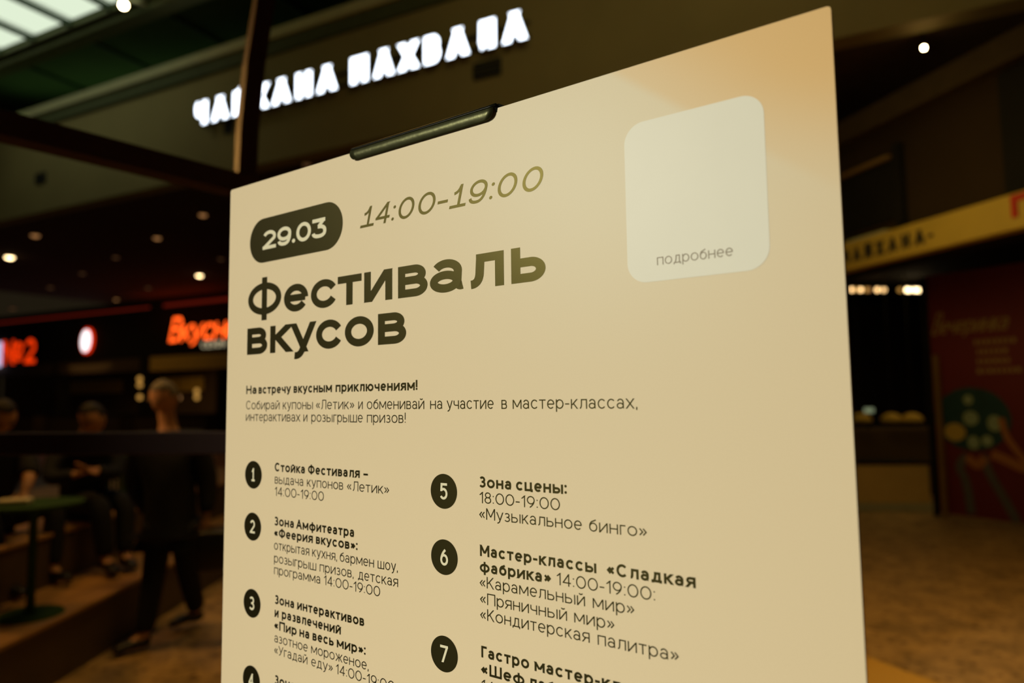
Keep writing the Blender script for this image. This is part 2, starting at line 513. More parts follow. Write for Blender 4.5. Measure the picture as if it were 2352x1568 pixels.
# ------------------------------------------------------------------ monoline stroke lettering
G = {
 'а': ('x', .56, 'B a .47 .64 .44 .36 158 0 .91 .2 q .91 0 1.02 .02|O .45 .28 .45 .28'),
 'б': ('x', .60, 'O .5 .46 .5 .46|B 0 .46 q 0 .95 .35 1.12 q .6 1.2 .88 1.34'),
 'в': ('x', .52, 'C 0 .53 0 1 .58 1 a .58 .765 .34 .235 88 -88 0 .53|C 0 .53 .62 .53 a .62 .265 .38 .265 88 -88 0 0'),
 'г': ('x', .40, 'P 0 0 0 1 1 1'),
 'д': ('x', .66, 'B 0 -.24 0 0 1 0 1 -.24|P .84 0 .84 1 .34 1 q .34 .3 .14 .02'),
 'е': ('x', .60, 'B 0 .5 1 .5|B a .5 .5 .5 .5 -2 316'),
 'ж': ('x', .86, 'P .5 0 .5 1|D .04 0 .36 .5|D .04 1 .36 .5|D .96 0 .64 .5|D .96 1 .64 .5|B .34 .5 .66 .5'),
 'з': ('x', .48, 'B a .46 .76 .46 .24 150 -88 .32 .52|B .32 .52 .46 .52 a .46 .26 .54 .26 88 -150'),
 'и': ('x', .62, 'P 0 0 0 1|P 1 0 1 1|D .05 0 .95 1'),
 'й': ('x', .62, 'P 0 0 0 1|P 1 0 1 1|D .05 0 .95 1|B a .5 1.42 .24 .17 195 345'),
 'к': ('x', .54, 'P 0 0 0 1|D .08 .36 .9 1|D .34 .56 .96 0'),
 'л': ('x', .60, 'P 1 0 1 1 .24 1|B .24 1 .22 .4 q .20 0 -.02 0'),
 'м': ('x', .78, 'P 0 0 0 1|P 1 0 1 1|D .04 1 .5 .14|D .96 1 .5 .14'),
 'н': ('x', .60, 'P 0 0 0 1|P 1 0 1 1|B 0 .52 1 .52'),
 'о': ('x', .66, 'O .5 .5 .5 .5'),
 'п': ('x', .60, 'P 0 0 0 1 1 1 1 0'),
 'р': ('x', .62, 'P 0 -.36 0 1|O .5 .5 .5 .5'),
 'с': ('x', .58, 'B a .54 .5 .54 .5 40 320'),
 'т': ('x', .54, 'P 0 1 1 1|P .5 0 .5 1'),
 'у': ('x', .60, 'D 0 1 .52 .04|D 1 1 .74 .45|B .76 .492 .52 -.016 q .38 -.36 .06 -.34'),
 'ф': ('x', .84, 'P .5 -.36 .5 1.3|O .5 .5 .5 .5'),
 'х': ('x', .56, 'D 0 0 1 1|D 0 1 1 0'),
 'ц': ('x', .66, 'P 0 1 0 0 1 0|B 1 0 1 -.26|P .86 0 .86 1'),
 'ч': ('x', .56, 'B 0 1.04 0 .72 q 0 .42 .45 .42 1 .42|P 1 0 1 1'),
 'ш': ('x', .88, 'P 0 1 0 0 1 0 1 1|P .5 0 .5 1'),
 'ы': ('x', .80, 'C 0 .58 .36 .58 a .38 .29 .29 .29 88 -88 0 0|P 0 0 0 1|P 1 0 1 1'),
 'ь': ('x', .56, 'C 0 .58 .58 .58 a .60 .29 .40 .29 88 -88 0 0|P 0 0 0 1'),
 'ю': ('x', .88, 'P 0 0 0 1|B 0 .5 .3 .5|O .65 .5 .35 .5'),
 'я': ('x', .56, 'P 1 0 1 1|B 1 1 .42 1 a .40 .73 .40 .27 90 270 1 .46|D .02 0 .46 .46'),
 'А': ('c', .74, 'D 0 0 .5 1|D 1 0 .5 1|B .18 .3 .82 .3'),
 'Г': ('c', .48, 'P 0 0 0 1 1 1'),
 'З': ('c', .54, 'B a .46 .76 .46 .24 150 -88 .32 .52|B .32 .52 .46 .52 a .46 .26 .54 .26 88 -150'),
 'К': ('c', .64, 'P 0 0 0 1|D .08 .38 .9 1|D .34 .56 .96 0'),
 'Л': ('c', .68, 'P 1 0 1 1 .30 1|B .30 1 .28 .4 q .25 0 .03 0'),
 'М': ('c', .82, 'P 0 0 0 1|P 1 0 1 1|D .04 1 .5 .2|D .96 1 .5 .2'),
 'Н': ('c', .68, 'P 0 0 0 1|P 1 0 1 1|B 0 .52 1 .52'),
 'П': ('c', .66, 'P 0 0 0 1 1 1 1 0'),
 'С': ('c', .74, 'B a .52 .5 .52 .5 42 318'),
 'У': ('c', .66, 'D 0 1 .5 .36|D 1 1 .4 .16|B .44 .24 q .34 0 .05 0'),
 'Ф': ('c', .86, 'P .5 -.04 .5 1.04|O .5 .5 .5 .42'),
 'Ш': ('c', .96, 'P 0 1 0 0 1 0 1 1|P .5 0 .5 1'),
 'Х': ('c', .66, 'D 0 0 1 1|D 0 1 1 0'),
 'В': ('c', .60, 'C 0 .53 0 1 .58 1 a .58 .765 .34 .235 88 -88 0 .53|C 0 .53 .62 .53 a .62 .265 .38 .265 88 -88 0 0'),
 'Ч': ('c', .62, 'B 0 1.04 0 .72 q 0 .42 .45 .42 1 .42|P 1 0 1 1'),
 'Й': ('c', .68, 'P 0 0 0 1|P 1 0 1 1|D .05 0 .95 1|B a .5 1.32 .2 .13 195 345'),
 'Е': ('c', .56, 'P 1 1 0 1 0 0 1 0|B 0 .52 .9 .52'),
 '0': ('c', .74, 'O .5 .5 .5 .5'),
 '1': ('c', .34, 'P .9 0 .9 1|D .0 .74 .86 1'),
 '2': ('c', .58, 'B a .5 .7 .48 .3 160 -25 .0 0|P 0 0 1 0'),
 '3': ('c', .54, 'B a .46 .76 .46 .24 150 -88 .32 .52|B .32 .52 .46 .52 a .46 .26 .54 .26 88 -150'),
 '4': ('c', .64, 'P .76 0 .76 1|D .0 .26 .74 1|P 0 .26 1 .26'),
 '5': ('c', .56, 'P .94 1 .16 1|D .10 .5 .16 1|B a .48 .33 .52 .33 128 -148'),
 '6': ('c', .60, 'O .5 .32 .5 .32|B .02 .36 q .10 .72 .70 1.02'),
 '7': ('c', .56, 'P 0 1 1 1|D .3 0 .98 .96'),
 '8': ('c', .58, 'O .5 .765 .43 .235|O .5 .27 .5 .27'),
 '9': ('c', .64, 'O .5 .66 .5 .34|B 1 .68 q .98 .28 .34 -.02'),
 '{': ('c', .64, 'O .5 .66 .5 .34|B 1 .68 q 1.02 0 .48 0 q .08 0 .02 .22'),     # title nine
 '}': ('c', .50, 'P 0 0 1 0|P .56 0 .56 1|B .10 .66 q .44 .70 .53 1'),          # title one with a foot
 '[': ('c', .60, 'P .05 1 .9 1|B .9 1 .46 .60|B .40 .60 q 1 .62 1 .3 q 1 0 .5 0 q .05 0 0 .22'),  # title three
 ':': ('c', .13, '. .5 .06|. .5 .70'),
 '.': ('c', .13, '. .5 .06'),
 ',': ('c', .13, 'B .6 .10 .2 -.16'),
 '!': ('c', .13, 'P .5 .36 .5 1|. .5 .04'),
 '-': ('c', .34, 'P 0 .38 1 .38'),
 '–': ('c', .44, 'P 0 .38 1 .38'),
 '«': ('c', .52, 'B .46 .66 0 .38 .46 .10|B 1 .66 .54 .38 1 .10'),
 '»': ('c', .52, 'B 0 .66 .46 .38 0 .10|B .54 .66 1 .38 .54 .10'),
 '№': ('c', 1.1, 'P 0 0 0 1|P .5 0 .5 1|D 0 1 .5 0|O .82 .62 .18 .26|B .66 .14 .98 .14'),
}
# wide grotesque forms for the headline
GT = dict(G)
GT['а'] = ('x', .6, 'B a .46 .66 .42 .34 150 0 .86 .25 q .87 0 1.04 .06|O .42 .27 .42 .27')
GT['л'] = ('x', .6, 'P 1 0 1 1 .30 1|B .30 1.0 .27 .4 q .24 0 -.06 0')
GT['у'] = ('x', .6, 'D .02 1 .55 -.05|D .98 1 .715 .44|B .75 .513 .50 -.02 q .36 -.42 .03 -.37')
GT['и'] = ('x', .6, 'P 0 0 0 1|P 1 0 1 1|D .14 0 .86 1')
GT['Ф'] = ('c', .6, 'P .5 -.16 .5 1.10|O .5 .47 .5 .44')
GT['с'] = ('x', .6, 'B a .52 .5 .52 .5 28 332')
GT['е'] = ('x', .6, 'B 0 .5 1 .5|B a .5 .5 .5 .5 -2 326')
GT['к'] = ('x', .6, 'P 0 0 0 1|D .10 .46 .86 1|D .30 .58 .92 0')
SLAB = dict(G)
G['П'] = ('c', .74, G['П'][2])
for ch_, pts_ in {'Ч': [(0, 1), (1, 1), (1, 0)], 'А': [(0, 0), (1, 0)], 'Й': [(0, 0), (0, 1), (1, 0), (1, 1)], 'Х': [(0, 0), (0, 1), (1, 0), (1, 1)],
                  'Н': [(0, 0), (0, 1), (1, 0), (1, 1)], 'П': [(0, 0), (0, 1), (1, 0), (1, 1)], 'В': [(0, 0), (0, 1)], 'Л': [(1, 0), (1, 1), (.3, 1)]}.items():
    k_, w_, s_ = G[ch_]
    for (x_, y_) in pts_:
        s_ += '|B %.2f %.2f %.2f %.2f' % (x_ - .20, y_, x_ + .20, y_)
    SLAB[ch_] = (k_, w_, s_)


def parse(tok):
    kind = tok[0]
    out = []
    i = 1
    while i < len(tok):
        t = tok[i]
        if t == 'a':
            cx, cy, rx, ry, a0, a1 = map(float, tok[i + 1:i + 7])
            n = max(4, int(abs(a1 - a0) / 9))
            for k in range(n + 1):
                a = math.radians(a0 + (a1 - a0) * k / n)
                out.append((cx + rx * math.cos(a), cy + ry * math.sin(a)))
            i += 7
        elif t == 'q':
            x1, y1, x2, y2 = map(float, tok[i + 1:i + 5])
            x0, y0 = out[-1]
            for k in range(1, 11):
                s = k / 10
                out.append(((1 - s) ** 2 * x0 + 2 * s * (1 - s) * x1 + s * s * x2, (1 - s) ** 2 * y0 + 2 * s * (1 - s) * y1 + s * s * y2))
            i += 5
        else:
            out.append((float(t), float(tok[i + 1])))
            i += 2
    return kind, out


def ribbon(pts, h, closed, cap):
    """left and right outline of a stroke, miter joins"""
    P = [Vector(p) for p in pts]
    Q = [P[0]]
    for p in P[1:]:
        if (p - Q[-1]).length > 1e-6:
            Q.append(p)
    if closed and (Q[0] - Q[-1]).length < 1e-6:
        Q.pop()
    n = len(Q)
    if cap and not closed and n > 1:
        Q[0] = Q[0] + (Q[0] - Q[1]).normalized() * h
        Q[-1] = Q[-1] + (Q[-1] - Q[-2]).normalized() * h
    Lf, Rt = [], []
    for i in range(n):
        if closed:
            a, b_, c = Q[i - 1], Q[i], Q[(i + 1) % n]
        else:
            a, b_, c = Q[max(i - 1, 0)], Q[i], Q[min(i + 1, n - 1)]
        d1 = (b_ - a)
        d2 = (c - b_)
        if d1.length < 1e-9: d1 = d2
        if d2.length < 1e-9: d2 = d1
        d1 = d1.normalized(); d2 = d2.normalized()
        n1 = Vector((-d1.y, d1.x)); n2 = Vector((-d2.y, d2.x))
        m = n1 + n2
        if m.length < 1e-6:
            m = n1.copy()
        m.normalize()
        k = h / max(0.45, m.dot(n1))
        Lf.append(b_ + m * k)
        Rt.append(b_ - m * k)
    return Lf, Rt


class Ink:
    def __init__(s):
        s.v = []; s.f = []; s.mi = []; s.k = 0

    def quadstrip(s, Lf, Rt, closed, tf, z, mi=0):
        b = len(s.v)
        n = len(Lf)
        for p, q in zip(Lf, Rt):
            s.v.append(tf(p.x, p.y, z)); s.v.append(tf(q.x, q.y, z))
        for i in range(n if closed else n - 1):
            j = (i + 1) % n
            s.f.append((b + 2 * i + 1, b + 2 * j + 1, b + 2 * j, b + 2 * i))
            s.mi.append(mi)

    def poly(s, pts, tf, z, mi=0):
        b = len(s.v)
        for p in pts:
            s.v.append(tf(p[0], p[1], z))
        s.f.append(tuple(range(b, b + len(pts))))
        s.mi.append(mi)

    def mesh(s, name, thick=0.0):
        me = bpy.data.meshes.new(name)
        me.from_pydata([tuple(v) for v in s.v], [], s.f)
        me.polygons.foreach_set('material_index', s.mi)
        me.update()
        if thick:
            bm = bmesh.new()
            bm.from_mesh(me)
            r = bmesh.ops.extrude_face_region(bm, geom=bm.faces[:])
            vv = [e for e in r['geom'] if isinstance(e, bmesh.types.BMVert)]
            bmesh.ops.translate(bm, vec=thick, verts=vv)
            bm.to_mesh(me)
            bm.free()
        return me


def glyph(ink, spec, x0, x1, y0, xh, cap, hx, hy, tf, z, mi=0, slant=0.0):
    """draw one glyph into the box x0..x1 with its baseline at y0"""
    kind, _, src = spec
    H = xh if kind == 'x' else cap
    W = x1 - x0
    ax = hx / hy                         # work in a space where the stroke is round
    for n, st in enumerate(src.split('|')):
        k, pts = parse(st.split())
        zz = z + 0.000004 * n

        def T(p):
            X = x0 + hx + p[0] * (W - 2 * hx)
            Y = y0 + hy + p[1] * (H - 2 * hy)
            return (X, Y * ax)

        def back(X, Y, Z):
            Y = Y / ax
            return tf(X + slant * (Y - y0 - cap / 2), Y, Z)
        if k == 'O':
            (cx, cy), (rx, ry) = pts
            q = [T((cx + rx * math.cos(2 * PI * i / 44), cy + ry * math.sin(2 * PI * i / 44))) for i in range(44)]
            a, b = ribbon(q, hx, True, False)
            ink.quadstrip(a, b, True, back, zz, mi)
        elif k == '.':
            c = T(pts[0])
            q = [(c[0] + 1.12 * hx * math.cos(2 * PI * i / 20), c[1] + 1.12 * hx * math.sin(2 * PI * i / 20)) for i in range(20)]
            ink.poly(q, back, zz, mi)
        elif k == 'D':
            a, b = Vector(T(pts[0])), Vector(T(pts[1]))
            d = (b - a).normalized()
            hw = hx / max(abs(d.y), 0.3)

            def ex(p, q, yy):             # extend to the outline when the end is on the base or top line
                if yy <= 0.001 or yy >= 0.999:
                    s_ = hx / max(abs(d.y), 0.3)
                    return p + (p - q).normalized() * s_
                return p
            a2, b2 = ex(a, b, pts[0][1]), ex(b, a, pts[1][1])
            ink.poly([(a2.x - hw, a2.y), (a2.x + hw, a2.y), (b2.x + hw, b2.y), (b2.x - hw, b2.y)], back, zz, mi)
        else:
            q = [T(p) for p in pts]
            a, b = ribbon(q, hx, k == 'C', k == 'P')
            ink.quadstrip(a, b, k == 'C', back, zz, mi)


def text_run(ink, s, x0, x1, y0, xh, cap, hx, hy, tf, z, mi=0, slant=0.0, font=G, track=0.13, x_space=0.30):
    """lay s out so that its ink runs exactly from x0 to x1"""
    tot = 0
    gaps = []
    ch = [c for c in s]
    for i, c in enumerate(ch):
        if c == ' ':
            tot += x_space
        else:
            tot += font[c][1]
        if i < len(ch) - 1 and c != ' ' and ch[i + 1] != ' ':
            tot += track
        elif i < len(ch) - 1:
            tot += track / 2
    k = (x1 - x0) / tot
    x = x0
    for i, c in enumerate(ch):
        wd = x_space if c == ' ' else font[c][1]
        if c != ' ':
            glyph(ink, font[c], x, x + wd * k, y0, xh, cap, hx, hy, tf, z + 0.00001 * (i % 3), mi, slant)
        x += wd * k
        if i < len(ch) - 1:
            x += (track if (c != ' ' and ch[i + 1] != ' ') else track / 2) * k


# ------------------------------------------------------------------ the poster stand
bc = BM @ Vector((BW / 2, 0, 0))
stand = empty('poster_stand', (bc.x, bc.y, 0), 'tall beige printed event schedule board held by a dark green clip, right in front', 'poster stand')
bpy.context.view_layer.update()


def bparent(o, parent):                 # o has geometry in the board frame
    o.parent = parent
    o.matrix_parent_inverse = Matrix.Identity(4)
    bpy.context.view_layer.update()
    o.matrix_local = parent.matrix_world.inverted() @ BM


bm = nb()
rad = 0.003
pts = []
for (cx, cy, a0) in ((rad, -rad, 90), (rad, -BH + rad, 180), (BW - rad, -BH + rad, 270), (BW - rad, -rad, 0)):
    for k in range(6):
        a = math.radians(a0 + (90 * k / 5))
        pts.append((cx + rad * math.cos(a), cy + rad * math.sin(a)))
TH = 0.005
vf = [bm.verts.new((p[0], p[1], 0)) for p in pts]
vb = [bm.verts.new((p[0], p[1], -TH)) for p in pts]
bm.faces.new(vf)
bm.faces.new(vb[::-1])
for i in range(len(pts)):
    j = (i + 1) % len(pts)
    bm.faces.new((vf[i], vf[j], vb[j], vb[i]))
me = bpy.data.meshes.new('board')
bmesh.ops.recalc_face_normals(bm, faces=bm.faces[:])
bm.to_mesh(me)
bm.free()
board = link('board', me, M['board'])
bparent(board, stand)


def sub(name, ink, mats, label=None):
    me = ink.mesh(name)
    o = bpy.data.objects.new(name, me)
    for x in mats:
        me.materials.append(x)
    C.objects.link(o)
    o.parent = board
    if label:
        o['label'] = label
    return o


ident = lambda x, y, z: (x, y, z)
Z1, Z2 = 0.00015, 0.0003


def round_rect(x0, x1, y0, y1, r, n=10):
    o = []
    for (cx, cy, a0) in ((x0 + r, y1 - r, 90), (x0 + r, y0 + r, 180), (x1 - r, y0 + r, 270), (x1 - r, y1 - r, 0)):
        for k in range(n + 1):
            a = math.radians(a0 + 90 * k / n)
            o.append((cx + r * math.cos(a), cy + r * math.sin(a)))
    return o


# date pill with 29.03
ink = Ink()
ink.poly(round_rect(0.0425, 0.2085, -0.1012, -0.0475, 0.0266, 14), ident, Z1)
sub('date_pill', ink, [M['ink']], 'dark olive rounded pill')
ink = Ink()
for c, a, b in (('2', .0680, .0935), ('{', .0960, .1213), ('.', .1228, .1287), ('0', .1306, .1562), ('[', .1575, .1822)):
    glyph(ink, G[c], a, b, -0.0858, .0222, .0222, .0026, .0021, ident, Z2)
sub('date_numerals', ink, [M['knock']], 'pale numerals 29.03')
# opening hours in light italic
ink = Ink()
sl = 0.26
for c, a, b in (('}', .2383, .2581), ('4', .2600, .2800), (':', .2838, .2868), ('0', .2920, .3130), ('0', .3190, .3408), ('-', .3445, .3572), ('}', .3610, .3806),
                ('{', .3834, .4036), (':', .4086, .4116), ('0', .4164, .4374), ('0', .4436, .4648)):
    glyph(ink, G[c], a, b, -0.0850, .0216, .0216, .00155, .00140, ident, Z1, slant=sl)
sub('hours_line', ink, [M['ink_light']], 'khaki italic hours 14:00-19:00')
# headline
ink = Ink()
tb, xh = -0.1650, 0.0318
for c, a, b in (('Ф', .0408, .1043), ('е', .1094, .1521), ('с', .1570, .1996), ('т', .2011, .2381), ('и', .2421, .2828), ('в', .2909, .3304),
                ('а', .3335, .3775), ('л', .3810, .4217), ('ь', .4298, .4658)):
    glyph(ink, GT[c], a, b, tb, xh, .0425, .0049, .0040, ident, Z1)
sub('headline', ink, [M['ink']], 'bold headline word')
ink = Ink()
for c, a, b in (('в', .0402, .0793), ('к', .0848, .1230), ('у', .1238, .1644), ('с', .1664, .2084), ('о', .2129, .2563), ('в', .2626, .3019)):
    glyph(ink, GT[c], a, b, -0.2103, .0318, .0425, .0049, .0040, ident, Z1)
sub('headline', ink, [M['ink']], 'second bold headline word')

CAP, XH = 0.0100, 0.0077
HB, HL = 0.00100, 0.00051               # half stroke of bold and light text


def line(v, runs, cap=CAP, xh_=XH):
    ink = Ink()
    for s, a, b, bold in runs:
        h = HB if bold else HL
        text_run(ink, s, a, b, -v, xh_, cap, h, h, ident, Z1)
    sub('printed_line', ink, [M['ink']])


line(.2573, [('На', .0401, .0606, 1), ('встречу', .0642, .1236, 1), ('вкусным', .1287, .1930, 1), ('приключениям!', .1989, .3165, 1)])
line(.2756, [('Собирай', .0403, .1040, 0), ('купоны', .1099, .1620, 0), ('«Летик»', .1672, .2277, 0), ('и', .2340, .2405, 0), ('обменивай', .2467, .3255, 0),
             ('на', .3332, .3485, 0), ('участие', .3540, .4085, 0), ('в', .4172, .4232, 0), ('мастер-классах,', .4294, .5481, 0)], .0103, .0080)
line(.2893, [('интерактивах', .0403, .1405, 0), ('и', .1463, .1530, 0), ('розыгрыше', .1598, .2405, 0), ('призов!', .2468, .3012, 0)], .0103, .0080)


def badge(u, v, n):
    ink = Ink()
    q = [(u + .0161 * math.cos(2 * PI * i / 48), -v + .0161 * math.sin(2 * PI * i / 48)) for i in range(48)]
    ink.poly(q, ident, Z1)
    wd = {'1': .0050}.get(n, .0082)
    font = {'1': ('c', .5, 'P 0 0 1 0|P .55 0 .55 1|D .02 .74 .5 1')}.get(n, G[n])
    glyph(ink, font, u - wd / 2 - .0006, u + wd / 2 + .0006, -v - .0076, .0152, .0152, .00115, .00115, ident, Z2, 1)
    sub('number_badge', ink, [M['inkdot'], M['knock']], 'black round badge with the numeral ' + n)


M['inkdot'] = mat('black_badge_ink', (0.0045, 0.0036, 0.0016), 0.38, spec=0.27)
M['inkdot'].node_tree.nodes['Principled BSDF'].inputs['Specular Tint'].default_value = (1.0, 0.86, 0.24, 1)
for n, u, v in (('1', .0566, .3521), ('2', .0568, .4119), ('3', .0580, .4990), ('4', .0590, .5847), ('5', .3495, .3521), ('6', .3497, .4123), ('7', .3490, .4993)):
    badge(u, v, n)

line(.3461, [('Стойка', .0968, .1500, 1), ('Фестиваля', .1550, .2365, 1), ('–', .2420, .2485, 1)])
line(.3598, [('выдача', .0971, .1475, 0), ('купонов', .1534, .2115, 0), ('«Летик»', .2175, .2784, 0)])
line(.3735, [('14:00-19:00', .0972, .1813, 0)])
line(.4067, [('Зона', .0974, .1322, 1), ('Амфитеатра', .1362, .2288, 1)])
line(.4195, [('«Феерия', .0974, .1640, 1), ('вкусов»:', .1691, .2334, 1)])
line(.4335, [('открытая', .0974, .1583, 0), ('кухня,', .1632, .2030, 0), ('бармен', .2072, .2575, 0), ('шоу,', .2627, .2904, 0)])
line(.4478, [('розыгрыш', .0977, .1700, 0), ('призов,', .1756, .2282, 0), ('детская', .2346, .2907, 0)])
line(.4607, [('программа', .0980, .1770, 0), ('14:00-19:00', .1824, .2662, 0)])
line(.4930, [('Зона', .1001, .1342, 1), ('интерактивов', .1392, .2437, 1)])
line(.5072, [('и', .1001, .1070, 1), ('развлечений', .1129, .2093, 1)])
line(.5208, [('«Пир', .0999, .1385, 1), ('на', .1435, .1600, 1), ('весь', .1652, .1985, 1), ('мир»:', .2034, .2457, 1)])
line(.5346, [('азотное', .1002, .1572, 0), ('мороженое,', .1630, .2505, 0)])
line(.5475, [('«Угадай', .1003, .1570, 0), ('еду»', .1635, .1972, 0), ('14:00-19:00', .2022, .2862, 0)])
line(.5795, [('Зона', .1018, .1366, 1)])
line(.3459, [('Зона', .3916, .4270, 1), ('сцены:', .4317, .4823, 1)])
line(.3597, [('18:00-19:00', .3915, .4757, 0)])
line(.3738, [('«Музыкальное', .3912, .4960, 0), ('бинго»', .5028, .5527, 0)])
line(.4063, [('Мастер-классы', .3916, .5084, 1), ('«Сладкая', .5179, .5900, 1)])
line(.4203, [('фабрика»', .3912, .4655, 1), ('14:00-19:00:', .4712, .5582, 0)])
line(.4336, [('«Карамельный', .3910, .4975, 0), ('мир»', .5045, .5405, 0)])
line(.4478, [('«Пряничный', .3912, .4805, 0), ('мир»', .4872, .5232, 0)])
line(.4614, [('«Кондитерская', .3912, .5010, 0), ('палитра»', .5082, .5752, 0)])
line(.4938, [('Гастро', .3920, .4425, 1), ('мастер-классы', .4480, .5660, 1)])
line(.5083, [('«Шеф', .3917, .4375, 1), ('лаборатория»', .4423, .5500, 1)])
line(.5225, [('14:00-19:00', .3917, .4757, 0)])

# white card (its code is left out) with the caption
ink = Ink()
ink.poly(round_rect(.5428, .6527, -.1772, -.0478, .0165, 12), ident, Z1)
sub('white_card', ink, [M['card']], 'pale rounded card printed at the upper right')
ink = Ink()
text_run(ink, 'подробнее', .5678, .6266, -.1648, .0062, .0080, .00038, .00038, ident, Z2, x_space=.3)
sub('card_caption', ink, [M['card_ink']], 'brown caption under the card')

# clip on the top edge
clip = bpy.data.objects.new('clip', None)
C.objects.link(clip)
bparent(clip, stand)


def clip_mesh(prof, u0, u1, r, th):
    """sheet following prof (list of (y,z)) between u0 and u1, lower corners rounded by r"""
    bm = bmesh.new()
    rows = []
    y0 = prof[0][0]
    for (y, z) in prof:
        d = y - y0
        ins = 0.0
        if d < r:
            ins = r - math.sqrt(max(0, r * r - (r - d) ** 2))
        rows.append([bm.verts.new((u0 + ins + (u1 - u0 - 2 * ins) * k / 24, y, z)) for k in range(25)])
    for i in range(len(rows) - 1):
        for k in range(24):
            bm.faces.new((rows[i][k], rows[i][k + 1], rows[i + 1][k + 1], rows[i + 1][k]))
    bmesh.ops.recalc_face_normals(bm, faces=bm.faces[:])
    bmesh.ops.solidify(bm, geom=bm.faces[:], thickness=th)
    me = bpy.data.meshes.new('clip')
    bm.to_mesh(me)
    bm.free()
    return me


def clip_part(name, me, m, label=None, smooth=True):
    me.materials.append(m)
    for p in me.polygons:
        p.use_smooth = smooth
    o = bpy.data.objects.new(name, me)
    C.objects.link(o)
    o.parent = clip
    if label: o['label'] = label
    return o


# front plate: bellied strip; measured outline v -0.001 .. 0.0100
prof = [(-0.0098 + 0.0108 * k / 10, 0.0012 + 0.0018 * math.sin(PI * k / 10 * 0.9)) for k in range(11)]
clip_part('front_plate', clip_mesh(prof, .2226, .4140, .0085, -.0009), M['clip'])
prof = [(0.0012 + 0.0018 * k / 4, 0.0028 - 0.0002 * k) for k in range(5)] + [(0.0034, 0.0016), (0.0033, -0.010)]
clip_part('top_lip', clip_mesh(prof, .2240, .4165, .0002, -.0008), M['clipdark'], 'dark folded top edge')
bm = nb()
vsx = [bm.verts.new(p) for p in ((.4140, .0012, .0022), (.4180, .0040, 0), (.4275, -.0006, -.006), (.4275, -.002, -.006), (.4150, -.004, .0008))]
bm.faces.new(vsx)
r = bmesh.ops.extrude_face_region(bm, geom=bm.faces[:])
bmesh.ops.translate(bm, vec=(-.001, 0, -.008), verts=[e for e in r['geom'] if isinstance(e, bmesh.types.BMVert)])
bmesh.ops.recalc_face_normals(bm, faces=bm.faces[:])
me = bpy.data.meshes.new('side_return')
bm.to_mesh(me); bm.free()
clip_part('side_return', me, M['clipdark'], smooth=False)


# stand behind the board
def bpart(name, bm, m, parent=stand):
    me = bpy.data.meshes.new(name)
    bmesh.ops.recalc_face_normals(bm, faces=bm.faces[:])
    bm.to_mesh(me); bm.free()
    me.materials.append(m)
    o = bpy.data.objects.new(name, me)
    C.objects.link(o)
    bparent(o, parent)
    return o


bm = nb()
box(bm, (BW / 2, -BTL.z / 2 - .01, -.022), (.03, BTL.z - .06, .03), bev=.004)
bpart('pole', bm, M['stand'])
bm = nb()
box(bm, (BW / 2, -BTL.z + .007, -.04), (.52, .012, .40), bev=.004)
bpart('base_plate', bm, M['stand'])
bm = nb()
box(bm, (BW / 2, -BH + .0, -.004), (.24, .03, .022), bev=.003)
bpart('lower_ledge', bm, M['stand'])

# ------------------------------------------------------------------ structure
bm = nb()
box(bm, (0, 14, -0.05), (70, 60, 0.1))
struct('floor', bm, M['floor'])

# wall with the sign (upper part of the front of the food court)
sL, sR = -16.0, 9.0
zb, zt = 5.40, 7.58
bm = nb()
lbox(bm, A, sL, sR, zb, zt, -0.3, 0)
struct('wall_front', bm, M['wall'])
bm = nb()
lbox(bm, A, sL, sR, zt - .17, zt, 0.0, 0.10, .01)
struct('trim_1', bm, M['cornice'])
bm = nb()
lbox(bm, A, sL, sR, zt - .40, zt - .17, 0.0, 0.05)
struct('trim_2', bm, M['olivebeam'])
bm = nb()
lbox(bm, A, sL - 6, 14, 5.4, 5.5, -24, -0.3)
struct('ceiling', bm, M['ceil'])
bm = nb()
lbox(bm, A, sL - 6, 14, 8.4, 8.5, -4, 0.86)
struct('ceiling_atrium', bm, M['green'])
bm = nb()
lbox(bm, A, sL - 6, 14, 7.5, 8.4, -4.1, -4)
struct('wall_back', bm, M['green'])
bm = nb()
lbox(bm, A, sL - 6, 14, 8.10, 8.40, 0.52, 0.80, .02)
struct('trim_3', bm, M['olivebeam'])
# green ceiling panels: joints as geometry
bm = nb()
for k in range(14):
    a = -15 + 2.1 * k
    lbox(bm, A, a, a + .06, 8.34, 8.40, -3.9, 0.5)
o = struct('trim_4', bm, M['mullion'])
# skylight
bm = nb()
lbox(bm, A, sL - 2, -3.0, 8.22, 8.30, 0.80, 0.92, .01)
lbox(bm, A, sL - 2, -3.0, 8.22, 8.30, 2.4, 2.52, .01)
win = struct('window_1', bm, M['olivebeam'])
s0 = A.hit(4, 20)[0]
step = 1.02
edge = atz(118, 20, 8.4)
e_a = (edge - A.o).dot(A.d)
e_b = (atz(8, 45, 8.4) - A.o).dot(A.d)
step = e_a - e_b
bm = nb()
marks = [e_a + step * k for k in range(-3, 3)]
for i, a in enumerate(marks):
    b2 = nb()
    lbox(b2, A, a - .035, a + .035, 8.24, 8.34, 0.90, 2.42)
    link('mullion', b2, M['mullion'], win)
    if i < len(marks) - 1:
        b2 = nb()
        lbox(b2, A, a + .035, a + step - .035, 8.38, 8.40, 0.90, 2.42)
        link('pane', b2, M['e_sky'], win)
bm.free()
bm = nb()
lbox(bm, A, marks[-1], 14, 8.4, 8.5, 0.86, 2.44)
lbox(bm, A, sL - 6, marks[0], 8.4, 8.5, 0.86, 2.44)
lbox(bm, A, sL - 6, 14, 8.4, 8.5, 2.44, 12)
struct('ceiling_front', bm, M['green'])

